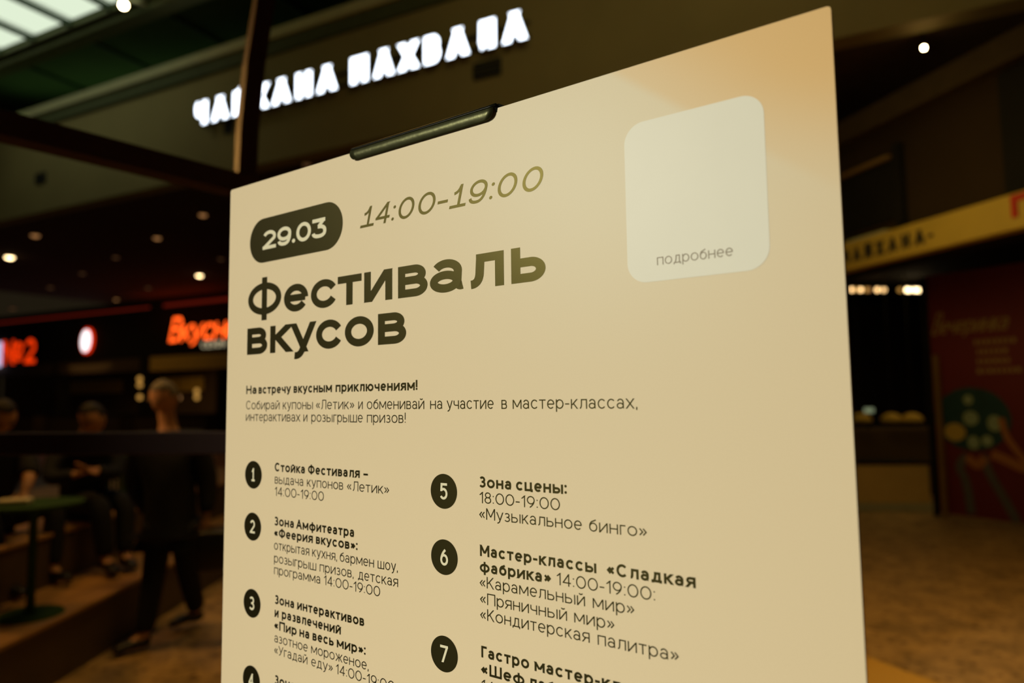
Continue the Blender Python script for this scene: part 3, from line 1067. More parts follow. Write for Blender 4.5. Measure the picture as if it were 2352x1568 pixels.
# far food court row
bm = nb()
lbox(bm, SH, -14, 30, 3.25, 5.4, -.4, 0)
struct('wall_fascia', bm, M['dark'])
bm = nb()
lbox(bm, SH, -14, 30, 5.05, 5.22, 0.0, 0.06)
lbox(bm, SH, -14, 30, 5.24, 5.40, 0.0, 0.20)
struct('trim_5', bm, M['dark'])
bm = nb()
lbox(bm, SH, -14, 2.4, 5.11, 5.17, 0.06, 0.09)
o = link('light_strip', bm, M['e_strip'])
tag(o, 'dim red light strip along the top of the far black fascia, left stretch', 'light strip')
bm = nb()
lbox(bm, SH, 3.2, 12, 5.10, 5.20, 0.06, 0.09)
o = link('light_strip', bm, M['e_strip'])
tag(o, 'dim red light strip above the orange-red script neon', 'light strip')
bm = nb()
lbox(bm, SH, -14, 30, 0, 3.3, -3.6, -3.5)
struct('wall_shops', bm, M['brown'])
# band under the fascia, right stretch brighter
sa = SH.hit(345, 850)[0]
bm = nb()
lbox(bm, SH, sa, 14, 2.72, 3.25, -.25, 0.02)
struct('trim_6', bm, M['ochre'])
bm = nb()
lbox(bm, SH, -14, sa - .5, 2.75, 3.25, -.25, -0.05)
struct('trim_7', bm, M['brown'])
for k, px in enumerate((-40, 120, 325, 505)):
    s = SH.hit(px, 900)[0]
    bm = nb()
    lbox(bm, SH, s - .22, s + .22, 0, 3.25, -.6, -.05)
    struct('trim_%d' % (8 + k), bm, M['dark'])

# right-hand shop front
bm = nb()
lbox(bm, B, -4, 7, 3.3, 4.75, -.35, -0.06)
struct('wall_right', bm, M['umber'])
bm = nb()
lbox(bm, B, -4, 7, 4.50, 4.76, -.10, 0.10, .01)
struct('trim_12', bm, M['umber2'])
bm = nb()
lbox(bm, B, -4, 7, 2.96, 3.0, -.35, 0.0)
struct('trim_13', bm, M['dark'])
# dark window and piers above the sign board
a0 = B.hit(1900, 440)[0]; a1 = B.hit(2056, 440)[0]
z1 = B.hit(1990, 385)[1]; z0 = B.hit(1990, 520)[1]
bm = nb()
lbox(bm, B, a0, a1, z0, z1, -.06, -.02)
win2 = struct('window_2', bm, M['dark'])
bm = nb(); lbox(bm, B, a0, a1 - .05, z1 - .01, z1 + .035, -.06, .03); link('window_frame', bm, M['framemetal'], win2)  # orange light on the window's top edge is put into the trim colour
bm = nb(); lbox(bm, B, a1 + .02, a1 + .10, z0 - .1, z1 + .12, -.06, .04); link('window_jamb', bm, M['dark'], win2)
a2 = B.hit(2312, 400)[0]
bm = nb(); lbox(bm, B, a2, a2 + 1.4, 3.32, 4.45, -.06, .03); struct('trim_14', bm, M['dark'])

# interior of that shop
bm = nb()
box(bm, (9, 13.2, 1.6), (12, .1, 3.3))
struct('wall_interior', bm, M['dark'])
bm = nb()
box(bm, (9.2, 10.2, 3.36), (9.5, 6.4, .06), rz=-.2)
struct('ceiling_shop', bm, M['dark'])


# ------------------------------------------------------------------ lit roof sign
def sign_letters(root, L, s, a0, a1, zb_, H, half, m, off, thick, font, name='letter', track=.34, slant=0.0, xhr=.72, space=.5):
    tot = sum(space if c == ' ' else font[c][1] for c in s)
    for i in range(len(s) - 1):
        tot += track * (0.5 if ' ' in (s[i], s[i + 1]) else 1)
    k = (a1 - a0) / tot
    x = a0
    for i, c in enumerate(s):
        wd = space if c == ' ' else font[c][1]
        if c != ' ':
            ink = Ink()
            glyph(ink, font[c], x, x + wd * k, zb_, H * xhr, H, half, half, lambda X, Y, Z: tuple(L.p(X, Y, off + Z * 60)), 0, 0, slant)
            me = ink.mesh(name, L.n * thick)
            o = bpy.data.objects.new(name, me)
            me.materials.append(m)
            me.materials.append(M['housing'])
            for p_ in me.polygons:         # channel letters: lit face, dark sides and back
                p_.material_index = 0 if (p_.normal.dot(L.n) ** 2 > .5 and (p_.center - L.p(0, p_.center.z, off + thick * .5)).dot(L.n) > 0) else 1
            C.objects.link(o)
            o.parent = root
            o.matrix_parent_inverse = root.matrix_world.inverted()
        x += wd * k
        if i < len(s) - 1:
            x += track * k * (0.5 if ' ' in (s[i], s[i + 1]) else 1)


sa0 = A.hit(466, 262)[0]; sa1 = A.hit(1218, 68)[0]
zlo = (A.hit(486, 289)[1] + A.hit(1206, 106)[1]) / 2
zhi = (A.hit(462, 245)[1] + A.hit(1190, 41)[1]) / 2
root = empty('illuminated_sign', A.p((sa0 + sa1) / 2, zlo, .05), 'big white glowing slab-serif letters on the olive wall behind the poster board', 'sign')
bpy.context.view_layer.update()
sign_letters(root, A, 'ЧАЙХАНА', sa0, A.hit(786, 186)[0], zlo, zhi - zlo, .058, M['e_sign'], .10, .05, SLAB, track=.30)
sign_letters(root, A, 'ПАХВАЛА', A.hit(820, 174)[0], sa1, zlo, zhi - zlo, .058, M['e_sign'], .10, .05, SLAB, track=.30)
for z in (zlo + .1, zhi - .12):
    bm = nb()
    lbox(bm, A, sa0, sa1, z - .012, z + .012, .0, .05)
    link('mounting_rail', bm, M['grille'], root)

# vents
for (px, py, wpx, hpx, lab) in ((95, 409, 38, 24, 'small dark ventilation grille low on the olive wall at far left'),
                                (1120, 160, 74, 40, 'dark ventilation grille under the last letters of the white sign'),
                                (527, 292, 26, 30, 'small dark bracket box under the first letters of the white sign')):
    a, z = A.hit(px, py)
    dd = (A.p(a, z) - EYE).y
    ww = wpx / F * dd * 1.0; hh = hpx / F * dd
    r = empty('wall_vent', A.p(a, z - hh / 2, .01), lab, 'vent')
    bpy.context.view_layer.update()
    bm = nb()
    for (x0, x1, y0, y1) in ((a - ww / 2, a + ww / 2, z + hh / 2 - .02, z + hh / 2), (a - ww / 2, a + ww / 2, z - hh / 2, z - hh / 2 + .02),
                             (a - ww / 2, a - ww / 2 + .02, z - hh / 2, z + hh / 2), (a + ww / 2 - .02, a + ww / 2, z - hh / 2, z + hh / 2)):
        lbox(bm, A, x0, x1, y0, y1, 0, .03)
    link('vent_frame', bm, M['grille'], r)
    for k in range(3):
        zz = z - hh / 2 + hh * (k + 1) / 4
        bm = nb(); lbox(bm, A, a - ww / 2 + .02, a + ww / 2 - .02, zz - .022, zz + .014, 0.0, .02); link('slat', bm, M['grille'], r)


# ------------------------------------------------------------------ lamps
def downlight(px, py, z, r, m, label, group, hous=True, squash=1.0):
    p = atz(px, py, z)
    o = empty('downlight', p, label, 'ceiling light', group)
    bpy.context.view_layer.update()
    bm = nb()
    cyl(bm, p + Vector((0, 0, .04)), p + Vector((0, 0, .0)), r * 1.3, r * 1.35, 20)
    link('trim_ring', bm, M['housing'], o)
    bm = nb()
    ball(bm, p, r, (1, squash, .45), 16, 8)
    link('lens', bm, m, o, True)
    return o


g = 'downlights in the dark food court ceiling'
for (px, py, m, r, lab) in (
        (22, 591, 'e_bright', .10, 'brightly lit round downlight nearest the left edge of the picture'),
        (458, 633, 'e_bright', .085, 'brightly lit round downlight nearest the poster board'),
        (223, 706, 'e_bright', .10, 'brightly lit round downlight just above the far red strip and oval sign'),
        (81, 541, 'e_dim', .09, 'dim round downlight just under the olive wall, left one'),
        (361, 547, 'e_dim', .08, 'dim round downlight under the olive wall between two others'),
        (466, 494, 'e_dim', .075, 'dim round downlight highest up beside the poster board'),
        (266, 591, 'e_faint', .08, 'faint round downlight in the middle of the dark ceiling'),
        (267, 688, 'e_dim', .075, 'dim round downlight close beside the bright one over the oval sign'),
        (116, 660, 'e_faint', .09, 'faint round downlight left of the pinkish reflection'),
        (340, 661, 'e_faint', .09, 'faint round downlight between the two bright ones'),
        (29, 708, 'e_faint', .12, 'faint round downlight low at far left above the red strip'),
        (189, 628, 'e_faint', .08, 'faint round downlight left of the middle of the dark ceiling'),
        (507, 595, 'e_faint', .07, 'faint round downlight touching the poster board edge'),
        (705, 378, 'e_faint', .07, 'faint round downlight just above the top edge of the poster board')):
    downlight(px, py, 5.38, r, M[m], lab, g)


def track_spot(p, target, r, label, glow):
    o = empty('spotlight', p, label, 'spotlight')
    bpy.context.view_layer.update()
    d = (Vector(target) - Vector(p)).normalized()
    bm = nb()
    cyl(bm, Vector(p) - d * .16, Vector(p), r * .9, r * 1.15, 20)
    link('housing', bm, M['housing'], o, True)
    bm = nb()
    cyl(bm, Vector(p) + d * .001, Vector(p) + d * .012, r, r * .96, 20)
    link('lens', bm, glow, o)
    bm = nb()
    cyl(bm, Vector(p) - d * .08, Vector(p) - d * .08 + Vector((0, 0, .22)), .012, .012, 8)
    link('bracket', bm, M['housing'], o)
    return o


p1 = atz(284, 12, 7.95)
track_spot(p1, EYE, .055, 'white-hot round spotlight under the dark green ceiling at upper left', M['e_spot'])
bm = nb()
q1 = atz(262, -12, 8.2); q2 = atz(372, 24, 8.2)
beam(bm, q1, q2, .05, .05)
o = link('light_track', bm, M['cornice'])
tag(o, 'pale light track hanging from the dark green ceiling beside the spotlight', 'track')
p2 = atz(2122, 110, 5.20)
track_spot(p2, EYE + Vector((1.0, 0, 0)), .020, 'white-hot spotlight in the dark ceiling to the right of the poster board', M['e_spot'])

# ------------------------------------------------------------------ far signs
a0, z0 = SH.hit(402, 778); a1, _ = SH.hit(560, 765)
r = empty('neon_sign', SH.p(a0, z0, .1), 'orange-red glowing script neon just left of the poster board', 'sign')
bpy.context.view_layer.update()
sign_letters(r, SH, 'Вкусно', a0, a1, SH.hit(470, 782)[1], .92, .055, M['e_orange'], .12, .05, G, track=.02, slant=.25, xhr=.66)
bm = nb(); lbox(bm, SH, a0 + .1, a1, z0 - .15, z0 + .9, .0, .05); link('back_panel', bm, M['dark'], r)
a2, z2 = SH.hit(470, 790)
r = empty('shop_lettering', SH.p(a2, z2, .1), 'small pale letters under the orange-red script neon', 'sign')
bpy.context.view_layer.update()
sign_letters(r, SH, 'СЕЗОН'.replace('О', '0'), a2, a2 + 1.2, z2 - .15, .22, .018, M['e_smalltext'], .10, .03, G, track=.2)
a0, z0 = SH.hit(16, 838); a1, _ = SH.hit(90, 838)
r = empty('neon_sign', SH.p(a0, z0, .1), 'deep red glowing letters beside the lilac panel at the left edge', 'sign')
bpy.context.view_layer.update()
sign_letters(r, SH, '№2', a0, a1, SH.hit(50, 836)[1], 1.05, .09, M['e_red'], .12, .05, G, track=.1)
a0, z0 = SH.hit(-60, 842); a1, z1 = SH.hit(9, 790)
r = empty('lit_sign', SH.p(a1 - .3, SH.hit(0, 843)[1], .1), 'lilac-white lit sign box cut by the left edge of the picture', 'sign')
bpy.context.view_layer.update()
bm = nb(); lbox(bm, SH, a0, a1, SH.hit(0, 843)[1], SH.hit(0, 786)[1], .05, .15, .04)
link('sign_face', bm, M['e_lilac'], r)
# oval sign
a0, z0 = SH.hit(205, 783)
r = empty('oval_sign', SH.p(a0, z0 - .45, .1), 'white glowing oval sign with a red rim on the far black fascia', 'sign')
bpy.context.view_layer.update()
ro = Matrix(((SH.d.x, SH.n.x, 0, 0), (SH.d.y, SH.n.y, 0, 0), (0, 0, 1, 0), (0, 0, 0, 1)))
for (nm, rr, mm, of, th) in (('rim', (.37, .52), 'e_redrim', .08, .05), ('face', (.29, .44), 'e_oval', .14, .02)):
    bm = nb()
    vsn = cyl(bm, (0, -th, 0), (0, th, 0), 1, 1, 32)
    bmesh.ops.scale(bm, vec=(rr[0], 1, rr[1]), verts=vsn)
    bmesh.ops.rotate(bm, cent=(0, 0, 0), matrix=Matrix.Rotation(.12, 3, 'Y'), verts=vsn)
    c = SH.p(a0, z0, of)
    bmesh.ops.transform(bm, matrix=Matrix.Translation(c) @ ro, verts=vsn)
    link(nm, bm, M[mm], r)

# hanging lanterns in the far counters
for (px, ys, m, lab) in ((321, (870, 884, 912), 'e_amber', 'string of three amber lanterns hanging left of the walking man'),
                         (452, (898, 912, 955), 'e_amber', 'string of three amber lanterns hanging right of the walking man'),
                         (494, (962, 976), 'e_amber', 'pair of amber lanterns low beside the poster board'),
                         (506, (958,), 'e_amber', 'single amber lantern almost hidden by the poster board'),
                         (410, (913,), 'e_dim', 'single dim orange lantern right beside the head of the walking man')):
    Y = 25.5
    top = at(px, ys[0], Y)
    o = empty('lantern_string', top, lab, 'lantern')
    bpy.context.view_layer.update()
    for y in ys:
        c = at(px, y, Y)
        bm = nb(); ball(bm, c, .085, (1, 1, 1.1), 12, 8)
        link('lantern', bm, M[m], o, True)
    bm = nb(); cyl(bm, at(px, ys[-1], Y), (top.x, top.y, 5.4), .01, .01, 6); link('cord', bm, M['dark'], o)
c = at(197, 953, 25.8)
r = empty('wall_screen', c, 'small lilac glowing round lamp in a far counter', 'lamp')
bpy.context.view_layer.update()
bm = nb(); ball(bm, c, .16, (1, .4, 1)); link('face', bm, emi('small_lilac_glow', (.55, .5, .75), .22), r, True)
bm = nb(); cyl(bm, (c.x, c.y, 0), c - Vector((0, 0, .15)), .02, .02, 8); link('pole', bm, M['dark'], r)

# far counters
for i, (px0, px1, lab) in enumerate(((-60, 105, 'dark food counter with tan front at far left'), (140, 300, 'dark food counter behind the green slatted screen'), (340, 500, 'dark food counter behind the walking man'))):
    a0 = SH.hit(px0, 1000)[0]; a1 = SH.hit(px1, 1000)[0]
    r = empty('food_counter', SH.p((a0 + a1) / 2, 0, .3), lab, 'counter')
    bpy.context.view_layer.update()
    bm = nb(); lbox(bm, SH, a0, a1, 0, 1.05, -.2, .5, .02); link('body', bm, M['brown'], r)
    bm = nb(); lbox(bm, SH, a0 - .05, a1 + .05, 1.05, 1.12, -.25, .6, .01); link('worktop', bm, M['dark'], r)
    bm = nb(); lbox(bm, SH, a0 + .2, a1 - .2, 2.0, 2.6, -3.45, -3.35); link('menu_board', bm, M['ochre'], r)
area('counter_glow', SH.p(2, 3.1, -1.8), SH.p(2, 0, -1.8), 10, 26, (1, .6, .2), 170, 1.5)
area('fascia_glow', SH.p(1.5, 4.0, 3.5), SH.p(1.5, 2.9, 0), 9, 7, (1, .62, .2), 120, 1.0)
area('fascia_red', SH.p(4.8, 4.4, 1.2), SH.p(4.8, 5.4, 0), 4.0, 4.0, (1, .06, .01), 170, .5)

# ------------------------------------------------------------------ maroon house-shaped frame
corner = at(562, 430, 2.0)
fr = empty('pergola_frame', (corner.x, corner.y, 0), 'dark maroon metal house-shaped frame behind the left edge of the poster board', 'frame')
bpy.context.view_layer.update()
ew = at(0, 289, 1.53)
ed = (ew - corner).normalized()
bm = nb(); beam(bm, corner - ed * .03, corner + ed * 1.9, .06, .062, bev=.004); link('eave_beam', bm, M['maroon'], fr)
pts = [corner, at(568, 300, 2.0), at(583, 150, 2.0), at(607, 0, 2.02), at(640, -160, 2.06)]
for i in range(len(pts) - 1):
    pass
bm = nb()
for i in range(len(pts) - 1):
    d = (pts[i + 1] - pts[i]).normalized()
    beam(bm, pts[i] - d * .004, pts[i + 1] + d * .004, .052, .052, up=Vector((0, 1, 0)), roll=math.radians(38))
link('rafter', bm, M['maroon'], fr)
bm = nb(); box(bm, (corner.x, corner.y, corner.z / 2), (.052, .052, corner.z), rz=math.radians(10), bev=.004); link('corner_post', bm, M['maroon'], fr)
ra = at(560, 1016, 2.0); rb = at(0, 1019, 2.03)
rd = (rb - ra).normalized()
bm = nb(); beam(bm, ra, ra + rd * 2.2, .05, .063, bev=.004); link('rail', bm, M['maroon'], fr)
e = corner + ed * 1.85
bm = nb(); box(bm, (e.x, e.y, e.z / 2), (.052, .052, e.z), rz=.3); link('outer_post', bm, M['maroon'], fr)

# ------------------------------------------------------------------ amphitheatre steps (left)
X1, X2 = -2.55, -3.05
H1, H2 = .36, .70
bm = nb(); box(bm, ((X1 - 7) / 2, 5.6, H1 / 2 - .012), (7 + X1 - .02 + .0, 6.2, H1 - .024)); struct('platform_lower', bm, M['riser'])
stp = bpy.data.objects['platform_lower']
y = 2.5
k = 0
for row in range(3):                     # lower tread laid in planks
    x = X1 + .015 - row * .18
    for j in range(3):
        bm = nb(); box(bm, (x - .088, 3.55 + j * 2.07, H1 - .012), (.172, 2.06, .024), bev=.003); link('plank', bm, M['wood'], stp)
bm = nb(); box(bm, ((X2 - 7.2) / 2, 5.8, (H1 + H2) / 2 - .012), (7.2 + X2, 6.2, H2 - H1 - .024)); struct('platform_upper', bm, M['riser'])
st2 = bpy.data.objects['platform_upper']
for row in range(6):
    x = X2 + .015 - row * .30
    for j in range(3):
        bm = nb(); box(bm, (x - .147, 3.75 + j * 2.07, H2 - .012), (.292, 2.06, .024), bev=.003); link('plank', bm, M['wood'], st2)

# green slatted screen standing on the upper level
p0 = at(148, 1100, 5.75); p1 = at(286, 1100, 5.5)
z0, z1 = H2, 1.55 - (1040 - 923) / F * 5.6
r = empty('slatted_screen', ((p0.x + p1.x) / 2, (p0.y + p1.y) / 2, z0), 'green metal screen of upright slats on the wooden steps behind the seated people', 'screen')
bpy.context.view_layer.update()
dd = Vector((p1.x - p0.x, p1.y - p0.y, 0)); ln = dd.length; dn = dd.normalized()
an = math.atan2(dn.y, dn.x)
for z in (z0 + .02, z1 - .02):
    bm = nb(); box(bm, ((p0.x + p1.x) / 2, (p0.y + p1.y) / 2, z), (ln + .03, .035, .04), rz=an, bev=.003); link('rail', bm, M['greenmetal'], r)
for k in (0, 1):
    q = p0 if k == 0 else p1
    bm = nb(); box(bm, (q.x, q.y, (z0 + z1) / 2), (.035, .035, z1 - z0), rz=an, bev=.003); link('post', bm, M['greenmetal'], r)
for k in range(1, 12):
    q = p0 + dd * (k / 12)
    bm = nb(); box(bm, (q.x, q.y, (z0 + z1) / 2), (.017, .012, z1 - z0 - .05), rz=an); link('slat', bm, M['greenmetal'], r)
q = at(172, 1100, 5.45)
bm = nb(); cyl(bm, (q.x, q.y, z0), (q.x, q.y, z1 - .03), .024, .024, 14); cyl(bm, (q.x, q.y, z0), (q.x, q.y, z0 + .02), .06, .06, 14)
o = link('short_post', bm, M['rust'], smooth=False)
tag(o, 'thin rust-red post in front of the green slatted screen', 'post')

# small green table with tray
tc = Vector((-2.74, 4.00, H1))
tz = 1.55 - (1150 - 926) / F * 4.00
r = empty('side_table', tc, 'small green table with a thin leg on the lower wooden step', 'table')
bpy.context.view_layer.update()
bm = nb(); cyl(bm, (tc.x, tc.y, tz - .025), (tc.x, tc.y, tz), .24, .25, 32); link('tabletop', bm, M['greenmetal'], r)
bm = nb(); cyl(bm, (tc.x, tc.y, H1), (tc.x, tc.y, tz - .02), .022, .022, 12); link('leg', bm, M['greenmetal'], r)
bm = nb(); cyl(bm, (tc.x, tc.y, H1), (tc.x, tc.y, H1 + .015), .17, .16, 24); link('foot', bm, M['greenmetal'], r)
bm = nb(); box(bm, (tc.x - .08, tc.y - .05, tz + .016), (.16, .11, .03), rz=.3, bev=.008)
o = link('food_tray', bm, M['tray'])
tag(o, 'cream paper food tray on the small green table', 'tray')


# ------------------------------------------------------------------ people
def skin_mesh(verts, edges, radii, sub=2):
    me = bpy.data.meshes.new('s')
    me.from_pydata([tuple(v) for v in verts], edges, [])
    o = bpy.data.objects.new('s', me)
    C.objects.link(o)
    md = o.modifiers.new('k', 'SKIN')
    md.use_smooth_shade = True
    for i, rr in enumerate(radii):
        me.skin_vertices[0].data[i].radius = rr if isinstance(rr, tuple) else (rr, rr)
    me.skin_vertices[0].data[0].use_root = True
    s2 = o.modifiers.new('s', 'SUBSURF')
    s2.levels = sub
    s2.render_levels = sub
    dg = bpy.context.evaluated_depsgraph_get()
    out = bpy.data.meshes.new_from_object(o.evaluated_get(dg))
    bpy.data.objects.remove(o)
    return out


def join(meshes):
    bm = bmesh.new()
    for m in meshes:
        bm.from_mesh(m)
    return bm


class Chain:
    def __init__(s):
        s.v = []; s.e = []; s.r = []

    def add(s, p, r, par=None):
        s.v.append(Vector(p)); s.r.append(r)
        i = len(s.v) - 1
        if par is not None:
            s.e.append((par, i))
        return i

    def path(s, pts, par=None):
        for p, r in pts:
            par = s.add(p, r, par)
        return par


def lerp(a, b, t):
    return Vector(a) * (1 - t) + Vector(b) * t


def hand_meshes(wrist, elbow, curl=.6, side=1, palmdir=None):
    w = Vector(wrist); f = (w - Vector(elbow)).normalized()
    lat = f.cross(Vector((0, 0, 1)))
    if lat.length < .2:
        lat = f.cross(Vector((0, 1, 0)))
    lat.normalize()
    nrm = lat.cross(f).normalized() * side
    pal = Chain()
    pal.path([(w - f * .02, .022), (w + f * .03, (.034, .016)), (w + f * .08, (.036, .014))])
    out = [skin_mesh(pal.v, pal.e, pal.r, 1)]
    for k, ln in enumerate((.068, .076, .070, .054)):
        b = w + f * .065 + lat * (.026 - .0175 * k)
        d1 = (f + nrm * .15 * curl).normalized(); d2 = (f + nrm * 1.0 * curl).normalized(); d3 = (f * .6 + nrm * 1.6 * curl).normalized()
        c = Chain(); p2 = b + d1 * ln * .55; p3 = p2 + d2 * ln * .3; p4 = p3 + d3 * ln * .25
        c.path([(b, .010), (p2, .0095), (p3, .0085), (p4, .0075)])
        out.append(skin_mesh(c.v, c.e, c.r, 1))
    c = Chain()
    b = w + f * .02 + lat * .025
    p2 = b + (f * .6 + lat * .8).normalized() * .035
    p3 = p2 + (f * .9 + lat * .2 + nrm * .4).normalized() * .03
    c.path([(b, .013), (p2, .011), (p3, .0095)])
    out.append(skin_mesh(c.v, c.e, c.r, 1))
    return out


def head_bm(c, fwd, up, hs, hair_mat, root, old=True):
    """c = head centre, fwd = facing, hs = head height"""
    fwd = Vector(fwd).normalized(); up = Vector(up)
    up = (up - fwd * up.dot(fwd)).normalized()
    lt = up.cross(fwd).normalized()
    mt = Matrix(((lt.x, fwd.x, up.x, c.x), (lt.y, fwd.y, up.y, c.y), (lt.z, fwd.z, up.z, c.z), (0, 0, 0, 1)))
    h = hs / 2
    bm = nb()
    vs_ = ball(bm, (0, 0, 0), 1.0, (1, 1, 1), 28, 22)
    for v in vs_:
        x, y, z = v.co
        wx = .66; wy = .80
        if z < 0:                         # jaw narrows, chin comes forward
            t = -z
            wx *= 1 - .34 * t * t
            y = y * (1 - .22 * t) + .16 * t * t * (1 if y > -.2 else 0)
        if y > .3:                        # brow, sockets, nose, mouth
            fr_ = (y - .3) / .7
            nose = math.exp(-((x / .16) ** 2)) * max(0, 1 - abs(z + .18) / .32) * .26
            sock = -.07 * math.exp(-((abs(x) - .36) / .2) ** 2 - ((z - .06) / .13) ** 2)
            brow = .04 * math.exp(-((z - .24) / .1) ** 2)
            mouth = .05 * math.exp(-(x / .3) ** 2 - ((z + .52) / .09) ** 2) - .03 * math.exp(-(x / .3) ** 2 - ((z + .54) / .025) ** 2)
            y += (nose + sock + brow + mouth) * fr_
        v.co = Vector((x * wx * h, y * wy * h, z * h))
    bmesh.ops.transform(bm, matrix=mt, verts=bm.verts[:])
    parts = []
    # ears, eyes, hair as their own meshes
    for s in (-1, 1):
        e = nb()
        ball(e, (s * .64 * h, -.04 * h, -.02 * h), .17 * h, (.35, .75, 1.15), 10, 8)
        bmesh.ops.transform(e, matrix=mt, verts=e.verts[:])
        parts.append(('ear', e, M['skin']))
        e = nb()
        ball(e, (s * .24 * h, .70 * h, .05 * h), .085 * h, (1.2, .6, .7), 10, 8)
        bmesh.ops.transform(e, matrix=mt, verts=e.verts[:])
        parts.append(('eye', e, M['eye']))
        e = nb()
        vv = box(e, (0, 0, 0), (.26 * h, .07 * h, .055 * h), bev=.01 * h)
        bmesh.ops.transform(e, matrix=Matrix.Translation((s * .25 * h, .76 * h, .22 * h)) @ Matrix.Rotation(-s * .15, 4, 'Y'), verts=vv)
        bmesh.ops.transform(e, matrix=mt, verts=e.verts[:])
        parts.append(('eyebrow', e, hair_mat))
    e = nb()
    hv = ball(e, (0, 0, 0), 1.0, (1, 1, 1), 26, 20)
    kill = []
    for v in hv:
        x, y, z = v.co
        keep = (z > .42 + .34 * max(0, y)) or (y < -.12 and z > -.55) or (abs(x) > .75 and y < .25 and z > -.1)
        if not keep:
            kill.append(v)
        k = 1.035 + .015 * math.sin(17 * x + 11 * y + 5 * z)
        v.co = Vector((x * .66 * h * k, (y * .80 - .02) * h * k, z * h * (k + .01)))
    bmesh.ops.delete(e, geom=kill, context='VERTS')
    bmesh.ops.transform(e, matrix=mt, verts=e.verts[:])
    bmesh.ops.recalc_face_normals(e, faces=e.faces[:])
    bmesh.ops.solidify(e, geom=e.faces[:], thickness=.003)
    parts.append(('hair', e, hair_mat))
    return bm, parts


def shift(J, d):
    return {k: (tuple(Vector(v) + Vector(d)) if k not in ('face', 'hup') else v) for k, v in J.items()}


def person(label, J, base, coat, trous, hair, coat_len=None, hem=None, scale=1.0, bare=False):
    r = empty('person', base, label, 'person')
    bpy.context.view_layer.update()
    ch = Chain()
    pv = ch.add(J['pelvis'], (.13, .10))
    wa = ch.add(lerp(J['pelvis'], J['chest'], .45), (.125, .095), pv)
    cs = ch.add(J['chest'], (.15, .105), wa)
    nk = ch.add(J['neck'], .055, cs)
    hb = ch.add(J['head'], .06, nk)
    for s in 'LR':
        sh = ch.add(J['sh' + s], .058, cs)
        el = ch.add(J['el' + s], .042, sh)
        ch.add(lerp(J['el' + s], J['wr' + s], .3), .040, el)
        ch.add(J['wr' + s], .025, len(ch.v) - 1)
        hp = ch.add(J['hip' + s], .085, pv)
        kn = ch.add(J['kn' + s], .056, hp)
        cf = ch.add(lerp(J['kn' + s], J['an' + s], .35), .054, kn)
        an = ch.add(J['an' + s], .036, cf)
        ch.add(J['toe' + s], (.035, .022), an)
    ms = [skin_mesh(ch.v, ch.e, ch.r, 2)]
    for s, sd in (('L', 1), ('R', -1)):
        ms += hand_meshes(J['wr' + s], J['el' + s], .7, sd)
    hbm, hparts = head_bm(Vector(J['head']), J['face'], J.get('hup', (0, 0, 1)), .235, hair, r)
    hm = bpy.data.meshes.new('h'); hbm.to_mesh(hm); hbm.free()
    link('body', join(ms + [hm]), M['skin'], r, True)
    for (nm, b, m) in hparts:
        link(nm, b, m, r, True)
    # coat
    c = Chain()
    k = 1.18 if hem else 1.0
    pv = c.add(lerp(J['pelvis'], J['chest'], .05), (.172 * k, .135 * k))
    wa = c.add(lerp(J['pelvis'], J['chest'], .5), (.165 * k, .130 * k), pv)
    cs = c.add(J['chest'], (.178 * k, .135 * k), wa)
    c.add(lerp(J['chest'], J['neck'], .75), (.085, .08), cs)
    for s in 'LR':
        sh = c.add(J['sh' + s], .080 * k, cs)
        el = c.add(J['el' + s], .064 * k, sh)
        if not bare:
            c.add(lerp(J['el' + s], J['wr' + s], .92), .046, el)
        else:
            c.add(lerp(J['el' + s], J['wr' + s], .12), .052, el)
    if hem:
        hm1 = c.add(lerp(J['pelvis'], hem, .5), (.225, .17), pv)
        c.add(hem, (.235, .18), hm1)
    cm = skin_mesh(c.v, c.e, c.r, 2)
    link('coat' if hem else 'jacket', cm, coat, r, True)
    c = Chain()
    pv = c.add(J['pelvis'], (.14, .115))
    for s in 'LR':
        hp = c.add(J['hip' + s], .102, pv)
        kn = c.add(J['kn' + s], .076, hp)
        c.add(lerp(J['kn' + s], J['an' + s], .5), .070, kn)
        c.add(lerp(J['kn' + s], J['an' + s], .97), .060, len(c.v) - 1)
    link('trousers', skin_mesh(c.v, c.e, c.r, 2), trous, r, True)
    for s in 'LR':
        c = Chain()
        an = Vector(J['an' + s]); to = Vector(J['toe' + s])
        d = (to - an); d.z = 0
        d.normalize()
        c.path([(an - d * .045 + Vector((0, 0, -.035)), (.040, .036)), (an + Vector((0, 0, -.03)), (.044, .042)), (lerp(an, to, .6), (.046, .034)), (to + d * .035, (.040, .026))])
        link('shoe', skin_mesh(c.v, c.e, c.r, 2), M['leather'], r, True)
    return r


# walking man: heading left and towards the camera, head bent
MY = 4.66


def mp(px, py, dy=0.0):
    return at(px, py, MY + dy)


fL = at(330, 1462, 4.46); fR = at(452, 1412, 4.92)
J = dict(
    pelvis=mp(395, 1198), chest=mp(390, 1038), neck=mp(386, 975), head=mp(377, 912, -.05),
    shL=mp(452, 1012, .05), elL=mp(478, 1108, .08), wrL=mp(474, 1190, .02),
    shR=mp(325, 1016, -.05), elR=mp(308, 1112, .0), wrR=mp(350, 1190, -.02),
    hipL=mp(420, 1215, .03), knL=mp(432, 1315, .10), anL=Vector((fR.x, fR.y, .10)), toeL=Vector((fR.x - .10, fR.y - .12, .05)),
    hipR=mp(368, 1215, -.03), knR=mp(352, 1328, -.12), anR=Vector((fL.x, fL.y, .085)), toeR=Vector((fL.x - .10, fL.y - .10, .035)),
    face=(-.30, -.80, -.52), hup=(0, -.3, 1))
hemp = mp(392, 1240)
person('person in a long black coat and dark trousers walking with head bent, grey hair', J, (hemp.x, hemp.y, 0), M['black'], M['black'], M['greyhair'], hem=hemp)

